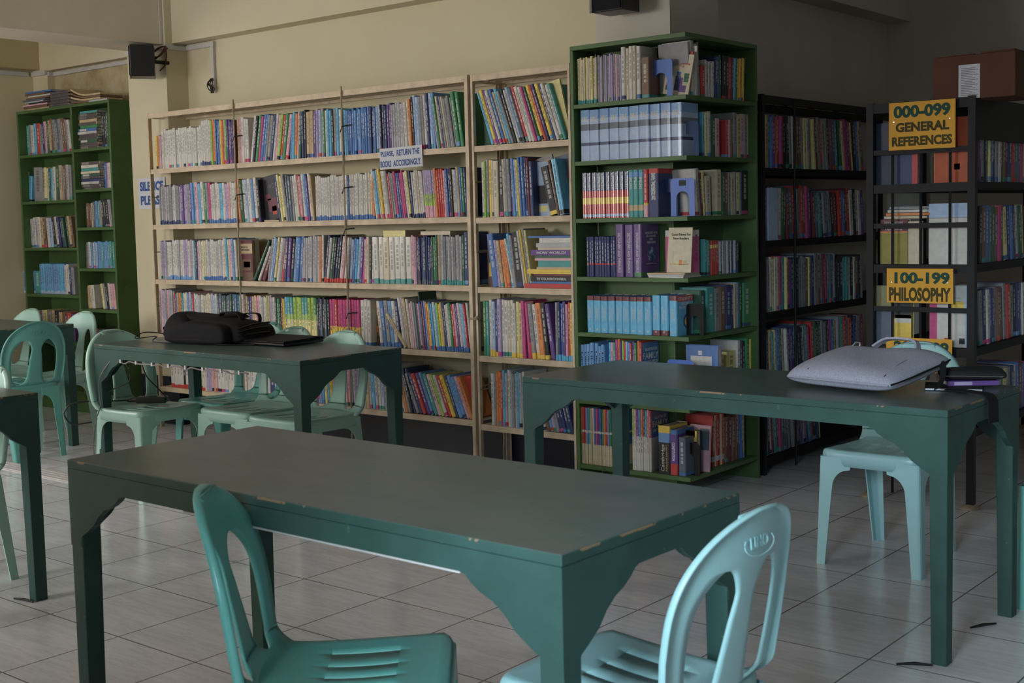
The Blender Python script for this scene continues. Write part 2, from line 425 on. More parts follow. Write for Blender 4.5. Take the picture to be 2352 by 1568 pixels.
# ------------------------------------------------------------------ loudspeakers
def loudspeaker(label, loc, rz, mount):
    t = thing('wall_loudspeaker', label, 'loudspeaker', loc, rz)
    mb = MB(); mb.box(-0.085, 0.085, -0.075, 0.075, 0, 0.20); mb.build('cabinet', MAT['black_plastic'], t, bev=0.006)
    mb = MB(); mb.box(-0.078, 0.078, -0.081, -0.0755, 0.008, 0.192); mb.build('grille', MAT['black_fabric'], t, bev=0.002)
    mb = MB(); mb.box(-0.0905, -0.0785, -0.0865, -0.0775, 0.0, 0.20); mb.build('corner_strip', MAT['grey_cable'], t)
    mb = MB(); mb.tube([(0, 0.07, 0.1), mount], 0.012, 8); mb.build('bracket', MAT['black_metal'], t)
    return t
loudspeaker('black loudspeaker high on the cream corner pillar', (-6.925, 4.90, 2.265), math.radians(-38), (-0.06, 0.16, 0.1))
loudspeaker('black loudspeaker cut off by the picture top above the green corner bookcase', (-3.40, 5.06, 2.262), 0, (0, 0.142, 0.1))
mb = MB()
mb.tube(smooth_path([(-6.87, 5.04, 2.47), (-6.86, 5.0, 2.42), (-6.93, 4.98, 2.38), (-6.90, 4.98, 2.44), (-6.845, 5.02, 2.46), (-6.86, 5.03, 2.36), (-6.87, 4.99, 2.31)], 6), 0.005, 6)
mb.tube(smooth_path([(-6.90, 5.03, 2.47), (-6.95, 4.99, 2.42), (-6.88, 4.99, 2.40), (-6.83, 5.03, 2.455)], 6), 0.005, 6)
tag(mb.build('speaker_cable', MAT['card']), 'tangled dark red cable behind the loudspeaker on the pillar', 'cable')

# ------------------------------------------------------------------ reading tables
TL, TD, TH = 1.541, 0.603, 0.741
def scroll(dx0):   # bracket outline from apron bottom to the leg: (distance from table end, depth below top)
    return [(0.235, 0.066), (0.222, 0.070), (0.207, 0.083), (0.185, 0.097), (0.157, 0.108), (0.130, 0.127), (0.106, 0.153), (0.078, 0.172), (0.052, 0.187), (0.048, 0.200)]
def apron_outline(L):
    s = scroll(0)
    pts = [(0.001, TH - 0.022), (0.001, TH - 0.215), (0.048, TH - 0.215)] + [(d, TH - z) for d, z in s[::-1]]
    pts += [(L - d, TH - z) for d, z in s] + [(L - 0.048, TH - 0.215), (L - 0.001, TH - 0.215), (L - 0.001, TH - 0.022)]
    return pts
def make_table(label):
    t = thing('reading_table', label, 'table', (0, 0, 0), 0, 'green reading tables')
    mb = MB(); mb.box(-TL / 2, TL / 2, -TD / 2, TD / 2, TH - 0.022, TH); mb.m[1] = 1
    mb.build('table_top', [MAT['table'], MAT['table_top']], t, bev=0.003)
    for s in (-1, 1):
        mb = MB(); mb.prism([(x - TL / 2, s * (TD / 2 - 0.0005), z) for x, z in apron_outline(TL)], (0, -s * 0.020, 0)); mb.build('apron', MAT['table'], t)
    for s in (-1, 1):
        mb = MB(); mb.prism([(s * (TL / 2 - 0.0005), y - TD / 2, z) for y, z in apron_outline(TD)], (-s * 0.020, 0, 0)); mb.build('apron', MAT['table'], t)
    for sx in (-1, 1):
        for sy in (-1, 1):
            mb = MB(); a, c = 0.052, 0.046
            cx, cy = sx * (TL / 2 - 0.0015), sy * (TD / 2 - 0.0015)
            def sq(wd, z): return [Vector((cx, cy, z)), Vector((cx - sx * wd, cy, z)), Vector((cx - sx * wd, cy - sy * wd, z)), Vector((cx, cy - sy * wd, z))]
            mb.loft([sq(c, 0.0), sq(a, TH - 0.2), sq(a, TH - 0.023)]); mb.build('leg', MAT['table'], t, bev=0.003)
    return t
YAWT = -0.0133
T1 = make_table('nearest green reading table, empty top, chipped edges, turquoise chair at each visible side')
T1.location = (-2.027, 1.998, 0); T1.rotation_euler.z = YAWT
T2 = dup(T1, 'green reading table carrying the black bag and closed laptop', (-4.728, 3.824, 0), YAWT)
T3 = dup(T1, 'green reading table carrying the grey padded laptop bag', (-2.048, 3.851, 0), YAWT)
T4 = dup(T1, 'green reading table cut off by the picture edge in front of the pale chair', (-4.825, 2.078, 0), YAWT)
T5 = dup(T1, 'farthest green reading table, by the green wall bookcase, partly out of frame', (-7.575, 3.945, 0), YAWT)
# thin white strip under the apron of the nearest table
mb = MB(); mb.box(-0.30, TL / 2 - 0.235, -TD / 2 + 0.002, -TD / 2 + 0.016, TH - 0.0715, TH - 0.0672); mb.build('white_strip', MAT['trunking'], T1, bev=0.001)['label'] = 'thin white strip under the front apron'

# ------------------------------------------------------------------ stacking plastic chairs
def make_chair(label, mat):
    t = thing('plastic_chair', label, 'chair', (0, 0, 0), 0, 'turquoise plastic chairs')
    # ---- backrest: arch with two tall openings either side of a central splat
    ZB, HB = 0.415, 0.372
    def wo(q):
        base = 0.178 + 0.014 * min(q / 0.35, 1.0)
        if q < 0.42: return base
        k = (q - 0.42) / 0.58
        return 0.192 * max(1 - k ** 2.5, 0) ** 0.5
    h0, h1 = 0.045, 0.735
    def hole(q):
        a = 0.030 + 0.026 * (1 - min(max((q - h0) / (h1 - h0), 0), 1)) ** 1.5 + 0.012 * max(q - 0.6, 0) / 0.13
        o = max(wo(q) - 0.050, a)
        c, g = (a + o) / 2, (o - a) / 2
        k = (q - h0) / (h1 - h0)
        if k <= 0 or k >= 1: return c, c
        f = 1.0
        if k < 0.16: f = math.sqrt(max(1 - (1 - k / 0.16) ** 2, 0))
        if k > 0.72: f = math.sqrt(max(1 - ((k - 0.72) / 0.28) ** 2, 0))
        c = c * 1.0 - (0.010 * max((k - 0.6) / 0.4, 0))
        return c - g * f, c + g * f
    qs = [i / 60 * 0.997 for i in range(61)]
    qs += [h0 + (h1 - h0) * v for v in (0.0, 0.004, 0.012, 0.03, 0.05, 0.08, 0.9, 0.94, 0.965, 0.985, 0.995, 1.0)]
    qs += [0.985, 0.992]
    qs = sorted(set(round(v, 5) for v in qs))
    def pos(x, q):
        z = ZB + HB * q
        y = -0.178 - 0.082 * q + 0.05 * (abs(x) / 0.19) ** 2 * (0.5 + 0.5 * q)
        if q < 0.12: y += 0.035 * (1 - q / 0.12) ** 2
        return Vector((x, y, z))
    mb = MB(); idx = {}
    def vid(p):
        kx = (round(p.x, 5), round(p.y, 5), round(p.z, 5))
        if kx not in idx: idx[kx] = len(mb.v); mb.v.append(tuple(p))
        return idx[kx]
    rows = []
    for i, q in enumerate(qs):
        W_ = wo(q); a, o = hole(q)
        qa, qb = qs[max(i - 1, 0)], qs[min(i + 1, len(qs) - 1)]
        dw, dz = wo(qb) - wo(qa), HB * (qb - qa)
        nl = math.hypot(dw, dz) or 1; nx, nz = dz / nl, -dw / nl
        if q > 0.99: nx, nz = max(nx, 0.0) * W_ / 0.05 if W_ < .05 else nx, nz
        half = []
        for s in range(4): half.append((pos(a * s / 3, q), 0))
        half.append((pos(o, q), 0))
        for s in range(1, 4): half.append((pos(o + (W_ - o) * s / 3, q), 0))
        e = pos(W_, q)
        half.append((e + Vector((nx * 0.005, -0.004, nz * 0.005)), 0))
        half.append((e + Vector((nx * 0.007, -0.016, nz * 0.007)), 0))
        rows.append([p for p, _ in half])
    def ishole(q0, q1):
        k = ((q0 + q1) / 2 - h0) / (h1 - h0); return 0 < k < 1
    for i in range(len(qs) - 1):
        r0, r1 = rows[i], rows[i + 1]
        for j in range(len(r0) - 1):
            if j == 3 and ishole(qs[i], qs[i + 1]): continue
            for sg in (1, -1):
                pp = [Vector((p.x * sg, p.y, p.z)) for p in (r0[j], r0[j + 1], r1[j + 1], r1[j])]
                ids = []
                for p in pp:
                    v_ = vid(p)
                    if v_ not in ids: ids.append(v_)
                if len(ids) >= 3:
                    if sg < 0: ids = ids[::-1]
                    mb.f.append(tuple(ids)); mb.c.append(None); mb.m.append(0)
    # cap at the very top
    top = rows[-1]
    for j in range(len(top) - 1):
        ids = []
        for p in (top[j], top[j + 1], Vector((-top[j + 1].x, top[j + 1].y, top[j + 1].z)), Vector((-top[j].x, top[j].y, top[j].z))):
            v_ = vid(p)
            if v_ not in ids: ids.append(v_)
        if len(ids) >= 3: mb.f.append(tuple(ids)); mb.c.append(None); mb.m.append(0)
    o = mb.build('backrest', mat, t, smooth=True, weld=True)
    sd = o.modifiers.new('thickness', 'SOLIDIFY'); sd.thickness = 0.006; sd.offset = 0.0
    # ---- seat with front-to-back slots and turned-down edges
    mb = MB(); slots = (-0.112, -0.037, 0.037, 0.112); sw = 0.0035
    us = sorted(set([-1, -0.9, -0.75, 0.75, 0.9, 1, 0, -0.33, .33] + [s + d for s in [q / 0.19 for q in slots] for d in (-sw / 0.19, sw / 0.19)]))
    vs_ = [0, 0.06, 0.14, 0.24, 0.34, 0.345, 0.45, 0.55, 0.66, 0.72, 0.725, 0.8, 0.88, 0.94, 1.0]
    def sp_(u, v_):
        hw = 0.160 + 0.016 * v_
        x = hw * u; y = -0.160 + 0.375 * v_
        y -= 0.016 * abs(u) ** 8 * (1 if v_ > 0.5 else -1) * abs(2 * v_ - 1) ** 6
        z = 0.417 + 0.014 * v_ - 0.012 * (1 - u * u) * math.sin(math.pi * v_) + 0.012 * (1 - v_) ** 6
        return Vector((x, y, z))
    g = [[sp_(u, v_) for u in us] for v_ in vs_]
    n0 = len(us); mb.v = [tuple(p) for r in g for p in r]
    for i in range(len(vs_) - 1):
        for j in range(n0 - 1):
            um = (us[j] + us[j + 1]) / 2 * 0.19; vm = (vs_[i] + vs_[i + 1]) / 2
            if 0.34 < vm < 0.725 and any(abs(um - s) < sw * 0.9 for s in slots): continue
            mb.f.append((i * n0 + j, i * n0 + j + 1, (i + 1) * n0 + j + 1, (i + 1) * n0 + j)); mb.c.append(None); mb.m.append(0)
    # turned-down rim all round
    ring = [(0, j) for j in range(n0)] + [(i, n0 - 1) for i in range(1, len(vs_))] + [(len(vs_) - 1, j) for j in range(n0 - 2, -1, -1)] + [(i, 0) for i in range(len(vs_) - 2, 0, -1)]
    base_ids = [i * n0 + j for i, j in ring]; cen = Vector((0, 0.028, 0))
    prev = base_ids
    for off, dz in ((0.006, -0.004), (0.010, -0.013), (0.011, -0.058)):
        ids = []
        for (i, j) in ring:
            p = g[i][j]; d = Vector((0, 0, 0))
            if j == 0: d.x -= 1
            if j == n0 - 1: d.x += 1
            if i == 0: d.y -= 1
            if i == len(vs_) - 1: d.y += 1
            d.normalize(); q = p + d * off; q.z += dz
            ids.append(len(mb.v)); mb.v.append(tuple(q))
        L_ = len(ids)
        for k in range(L_): mb.f.append((prev[k], prev[(k + 1) % L_], ids[(k + 1) % L_], ids[k])); mb.c.append(None); mb.m.append(0)
        prev = ids
    o = mb.build('seat', mat, t, smooth=True)
    sd = o.modifiers.new('thickness', 'SOLIDIFY'); sd.thickness = 0.005; sd.offset = -1
    # ---- four angle-section legs that flare into the rim
    def leg(sx, sy):
        mb = MB(); rings = []
        top = Vector((sx * (0.188 if sy > 0 else 0.171), 0.225 if sy > 0 else -0.171, 0.405)); foot = Vector((sx * (0.200 if sy > 0 else 0.160), 0.236 if sy > 0 else -0.226, 0.0))
        for z in (0.0, 0.08, 0.2, 0.28, 0.31, 0.325, 0.338, 0.348, 0.356, 0.362, 0.370, 0.405):
            k = z / 0.405; c = foot.lerp(top, k)
            a = 0.036 + 0.024 * k; b_ = 0.036 + 0.018 * k
            if z > 0.30:
                r = 0.062; e = r - math.sqrt(max(r * r - min(z - 0.30, r) ** 2, 0)); a += e; b_ += e
            th = 0.005; ch = 0.010
            X = lambda dx, dy: Vector((c.x - sx * dx, c.y - sy * dy, z))
            rings.append([X(a, 0), X(ch, 0), X(ch * .3, ch * .3), X(0, ch), X(0, b_), X(th, b_), X(th, ch + th * .4), X(ch * .3 + th, ch * .3 + th), X(ch + th * .4, th), X(a, th)])
        mb.loft(rings); return mb.build('leg', mat, t, smooth=False)
    for sx in (-1, 1):
        for sy in (-1, 1): leg(sx, sy)
    # moulded mark on the back of the crown
    lg = lettering('moulded_mark', ['LINO'], 0.062, 0.020, mat, t, bold=0.01, shear=0.25, thick=0.003)
    if lg:
        lg.location = (0, -0.2535, ZB + HB * 0.845); lg.rotation_euler = (math.radians(-12), 0, 0)
        pts = []
        for k in range(26):
            an = math.radians(150 + 235 * k / 25); pts.append((0.050 * math.cos(an), -0.0015, 0.021 * math.sin(an) - 0.003))
        mb = MB(); mb.tube(pts, 0.0012, 6); o = mb.build('moulded_swoosh', mat, t); o.location = lg.location; o.rotation_euler = lg.rotation_euler
    return t
C1 = make_chair('teal plastic chair in front, slipped side-on under the nearest table', MAT['teal'])
C1.location = (-1.825, 1.700, 0); C1.rotation_euler.z = math.radians(-50)
CH = [  # label, x, y, facing angle (0 = faces the bookcases), plastic
 ('pale aqua chair with moulded mark, seen from behind at the nearest table end', -1.31, 2.005, math.radians(88), 'aqua'),
 ('aqua chair with purple sticker, under the table with the grey bag', -1.862, 4.575, math.radians(180), 'aqua'),
 ('teal chair cut off by the picture edge, beside the grey bag table end', -1.07, 4.40, math.radians(90), 'teal'),
 ('shiny pale chair top behind the cut-off near table, at the picture edge', -4.545, 2.225, math.radians(180), 'pale'),
 ('teal chair with its back to the viewer, at the end of the farthest table', -6.80, 3.85, math.radians(90), 'teal'),
 ('shiny chair seen past the teal back, against the green wall bookcase', -7.03, 4.205, math.radians(180), 'pale'),
 ('chair top before the wide half of the green wall bookcase', -7.66, 4.205, math.radians(180), 'pale'),
 ('chair top at the picture edge before the bare side wall', -8.27, 4.205, math.radians(180), 'pale'),
 ('pale green chair holding the black adapter, at the bag table end', -5.335, 3.70, math.radians(-90), 'pale'),
 ('teal chair behind the bag table, nearest to the pillar', -5.17, 4.12, math.radians(180), 'teal'),
 ('pale green chair behind the bag table, in the middle of three', -4.81, 3.985, math.radians(180), 'pale'),
 ('pale green chair behind the bag table, nearest the double rack post', -4.40, 3.945, math.radians(180), 'pale'),
]
for lb, x, y, a, mt in CH:
    dup(C1, lb, (x, y, 0), a, None if mt == 'teal' else MAT[mt])

# ------------------------------------------------------------------ shelving
def cream_rack(label, x0, x1, y0, y1, zs, ztop, rods, post_w):
    t = thing('book_rack', label, 'shelf', ((x0 + x1) / 2, (y0 + y1) / 2, 0)); ox, oy = (x0 + x1) / 2, (y0 + y1) / 2
    def P(mb, name, mat=None, bev=0.0): return mb.build(name, mat or MAT['cream_metal'], t, bev=bev)
    for xx, wd in ((x0, 0.013), (x1, post_w)):
        for yy, sg in ((y0, 1), (y1, -1)):
            mb = MB(); sx = 1 if xx == x0 else -1
            a = xx - ox; c = yy - oy
            mb.prism([(a, c, 0), (a + sx * wd, c, 0), (a + sx * wd, c + sg * 0.004, 0), (a + sx * 0.004, c + sg * 0.004, 0), (a + sx * 0.004, c + sg * 0.032, 0), (a, c + sg * 0.032, 0)], (0, 0, ztop))
            P(mb, 'post')
    for z in zs:
        mb = MB()
        mb.box(x0 - ox + 0.015, x1 - ox - 0.004 if post_w > .02 else x1 - ox - 0.014, y0 - oy + 0.001, y1 - oy - 0.004, z - 0.008, z)
        mb.box(x0 - ox + 0.015, x1 - ox - 0.004 if post_w > .02 else x1 - ox - 0.014, y0 - oy + 0.001, y0 - oy + 0.006, z - 0.030, z - 0.008)
        P(mb, 'shelf', bev=0.001)
    mb = MB(); a, c = x0 - ox + 0.013, x1 - ox - 0.006
    mb.box(a, c, y0 - oy + 0.001, y0 - oy + 0.006, ztop - 0.034, ztop - 0.003)
    mb.box(a, c, y0 - oy + 0.006, y0 - oy + 0.026, ztop - 0.008, ztop - 0.003)
    mb.box(a, c, y1 - oy - 0.010, y1 - oy - 0.006, ztop - 0.034, ztop - 0.003)
    for xx in (a, c - 0.02): mb.box(xx, xx + 0.02, y0 - oy + 0.026, y1 - oy - 0.01, ztop - 0.034, ztop - 0.03)
    P(mb, 'top_frame')
    n = max(2, int((x1 - x0) / 0.32))
    for k in range(3):
        mb = MB(); yy = y0 - oy + 0.065 + k * 0.06; mb.tube([(a + .002, yy, ztop - 0.022), (c - .002, yy, ztop - 0.022)], 0.004, 6); P(mb, 'top_rod', MAT['rod'])
    for k in range(1, n):
        mb = MB(); xx = a + (c - a) * k / n; mb.tube([(xx, y0 - oy + 0.007, ztop - 0.013), (xx, y1 - oy - 0.011, ztop - 0.013)], 0.0035, 6); P(mb, 'cross_rod', MAT['rod'])
    for xx in rods:
        mb = MB(); mb.tube([(xx - ox, y0 - oy - 0.006, 0.0), (xx - ox, y0 - oy - 0.006, ztop + 0.02)], 0.005, 8); P(mb, 'upright_rod', MAT['rod'])
    # ladder rungs closing the ends
    for i, z in enumerate(zs[:-1]):
        zm = (z + zs[i + 1]) / 2
        for xx in (x0 - ox + 0.006, x1 - ox - 0.006):
            mb = MB(); mb.tube([(xx, y0 - oy + 0.01, zm), (xx, y1 - oy - 0.01, zm)], 0.004, 6); P(mb, 'end_rung', MAT['rod'])
    return t
rk = cream_rack('long cream metal rack of five shelves, between pillar and double post', -6.965, -4.232, 4.941, 5.20, [1.682, 1.324, .970, .620, .268], 2.042, (-6.083, -5.147), 0.022)
cream_rack('short cream metal rack squeezed between double post and green corner bookcase', -4.216, -3.595, 4.947, 5.20, [1.680, 1.318, .963, .609, .252], 2.040, (), 0.013)
# dark string ties on the upright rods
for (x, z) in ((-6.083, 1.84), (-6.083, 1.49), (-5.147, 1.84), (-5.147, 1.50), (-5.147, 1.27), (-5.147, .80)):
    mb = MB(); mb.tube([(x, 4.931, z), (x + .03, 4.945, z + .005), (x + 0.055, 4.948, z + .006)], 0.004, 6); mb.tube([(x, 4.931, z - .004), (x - .015, 4.932, z - .03)], 0.003, 6)
    o = mb.build('string_tie', MAT['black_plastic'], rk); o.matrix_parent_inverse = Matrix.Translation((-rk.location.x, -rk.location.y, 0))
mb = MB(); mb.tube([(-4.25, 4.936, .80), (-4.20, 4.938, .80)], 0.006, 6); mb.tube([(-4.225, 4.934, .80), (-4.19, 4.932, .815)], 0.004, 6)
o = mb.build('string_tie', MAT['rod'], rk); o.matrix_parent_inverse = Matrix.Translation((-rk.location.x, -rk.location.y, 0))

# green corner bookcase, open to the front and to the aisle
t = thing('corner_bookcase', 'tall green corner bookcase, open towards room and aisle, full of reference books', 'bookcase', (-3.271, 5.27, 0))
GX0, GX1, GY0, GY1, GT = -3.587, -2.955, 4.941, 5.606, 2.114
ox, oy = -3.271, 5.27
def gp(name, *q, bev=0.0015):
    mb = MB(); mb.box(q[0] - ox, q[1] - ox, q[2] - oy, q[3] - oy, q[4], q[5]); return mb.build(name, MAT['shelf_green'], t, bev=bev)
gp('side_panel', GX0, GX0 + 0.018, GY0, GY0 + 0.185, 0, GT - 0.021)
gp('end_panel', -3.17, GX1, GY1 - 0.018, GY1, 0, GT - 0.021)
gp('back_panel', GX0 + 0.018, -3.150, GY0 + 0.186, GY0 + 0.196, 0.02, GT - 0.021)
gp('back_panel', -3.150, -3.140, GY0 + 0.186, GY1 - 0.018, 0.02, GT - 0.021)
gp('top_board', GX0, GX1, GY0, GY1, GT - 0.020, GT)
for z in (1.84, 1.571, 1.30, 1.023, .756, .43, .114):
    mb = MB(); a = [(GX0 + 0.018, GY0 + .001), (GX1 - .001, GY0 + .001), (GX1 - .001, GY1 - 0.018), (-3.140, GY1 - 0.018), (-3.140, GY0 + 0.186), (GX0 + 0.018, GY0 + 0.186)]
    mb.prism([(p - ox, q - oy, z - 0.02) for p, q in a], (0, 0, 0.02)); mb.build('shelf', MAT['shelf_green'], t, bev=0.0015)

# green bookcase against the bay wall
t = thing('wall_bookcase', 'green two-column bookcase against the stained wall beyond the pillar', 'bookcase', (-8.09, 5.12, 0))
ox, oy = -8.09, 5.12; a0, a1, b0, b1, tz = -8.685, -7.497, 5.02, 5.225, 2.18; dv = -7.965
gp('side_panel', a0, a0 + 0.02, b0, b1, 0, tz - .021); gp('side_panel', a1 - 0.02, a1, b0, b1, 0, tz - .021)
gp('divider', dv - 0.012, dv + 0.012, b0, b1 - .009, 0.1, tz - .021); gp('back_panel', a0 + 0.02, a1 - 0.02, b1 - 0.008, b1, 0, tz - .021); gp('top_board', a0, a1, b0, b1, tz - 0.02, tz)
for z in (1.858, 1.519, 1.179, .839, .50, .15): gp('shelf', a0 + 0.02, dv - 0.012, b0, b1 - .009, z - 0.02, z)
for z in (1.866, 1.585, 1.319, 1.032, .744, .45, .15): gp('shelf', dv + 0.012, a1 - 0.02, b0, b1 - .009, z - 0.02, z)
gp('plinth', a0 + 0.02, a1 - 0.02, b0 + 0.01, b0 + 0.028, 0, 0.13)

# black steel racks in the dark alcove
def black_part(t, name, *q, mat='black_metal'):
    mb = MB(); mb.box(q[0] - t.location.x, q[1] - t.location.x, q[2] - t.location.y, q[3] - t.location.y, q[4], q[5]); return mb.build(name, MAT[mat], t)
def black_rod(t, name, p, q, r=0.005):
    mb = MB(); mb.tube([Vector(p) - t.location, Vector(q) - t.location], r, 6); return mb.build(name, MAT['black_metal'], t)
t = thing('black_rack', 'black steel rack of leaning books along the dark alcove wall', 'shelf', (-3.11, 6.72, 0))
for yy in (5.662, 7.77):
    for xx in (-2.972, -3.25): black_part(t, 'post', xx - 0.012, xx + 0.012, yy - 0.012 + .014, yy + 0.012 + .014, 0, 1.885)
for z in (1.527, 1.168, .81, .46, .085): black_part(t, 'shelf', -3.25, -2.963, 5.691, 7.77, z - 0.035, z, mat='black_board')
for xx in (-2.968, -3.25): black_part(t, 'top_rail', xx - .006, xx + .006, 5.69, 7.77, 1.845, 1.882)
for k in range(3): black_rod(t, 'top_rod', (-3.05 - k * .06, 5.69, 1.86), (-3.05 - k * .06, 7.77, 1.86))
for k in range(6): black_rod(t, 'cross_rod', (-2.97, 5.95 + k * .32, 1.872), (-3.25, 5.95 + k * .32, 1.872), 0.004)
for yy in (5.99, 6.95): black_rod(t, 'upright_rod', (-2.952, yy, 0), (-2.952, yy, 1.88), 0.006)

t = thing('reference_rack', 'black steel rack with barred end carrying the ochre class signs', 'shelf', (-2.118, 6.6, 0))
AX0, AX1, AY0, AY1 = -2.362, -1.880, 5.50, 7.75
for xx in (AX0, AX1 - 0.032):
    for yy in (AY0, AY1 - 0.032):
        black_part(t, 'post', xx, xx + 0.032, yy, yy + 0.032, 0.012, 1.782)
        mb = MB(); mb.loft([[Vector((xx + .016 - t.location.x + r * math.cos(k * math.pi / 8), yy + .016 - t.location.y + r * math.sin(k * math.pi / 8), z)) for k in range(16)] for r, z in ((0.042, 0), (0.042, 0.008), (0.02, 0.02))]); mb.build('foot', MAT['rod'], t)
for z in (1.418, 1.063, .70, .35): black_part(t, 'shelf', AX0 + .01, AX1 - .003, AY0 + .034, AY1 - .004, z - 0.035, z, mat='black_board')
black_part(t, 'top_board', AX0 + .033, AX1 - .033, AY0 + .034, AY1 - .034, 1.745, 1.768, mat='black_board')
black_part(t, 'top_rail', AX0 + .032, AX1 - .032, AY0 + .002, AY0 + .03, 1.735, 1.778); black_part(t, 'top_rail', AX1 - .03, AX1 - .002, AY0 + .034, AY1 - .034, 1.60, 1.778)
for z in (1.56, 1.235, .865, .50): black_part(t, 'end_bar', AX0 + .033, AX1 - .033, AY0 + .003, AY0 + .010, z - .011, z + .011)
for z in (1.40, 1.045, .68, .33): black_part(t, 'end_bar', AX0 + .033, AX1 - .033, AY0 + .003, AY0 + .016, z - .02, z + .018)
for xx in (-2.245, -2.118, -1.99): black_rod(t, 'end_rod', (xx, AY0 + .012, .03), (xx, AY0 + .012, 1.74), 0.006)

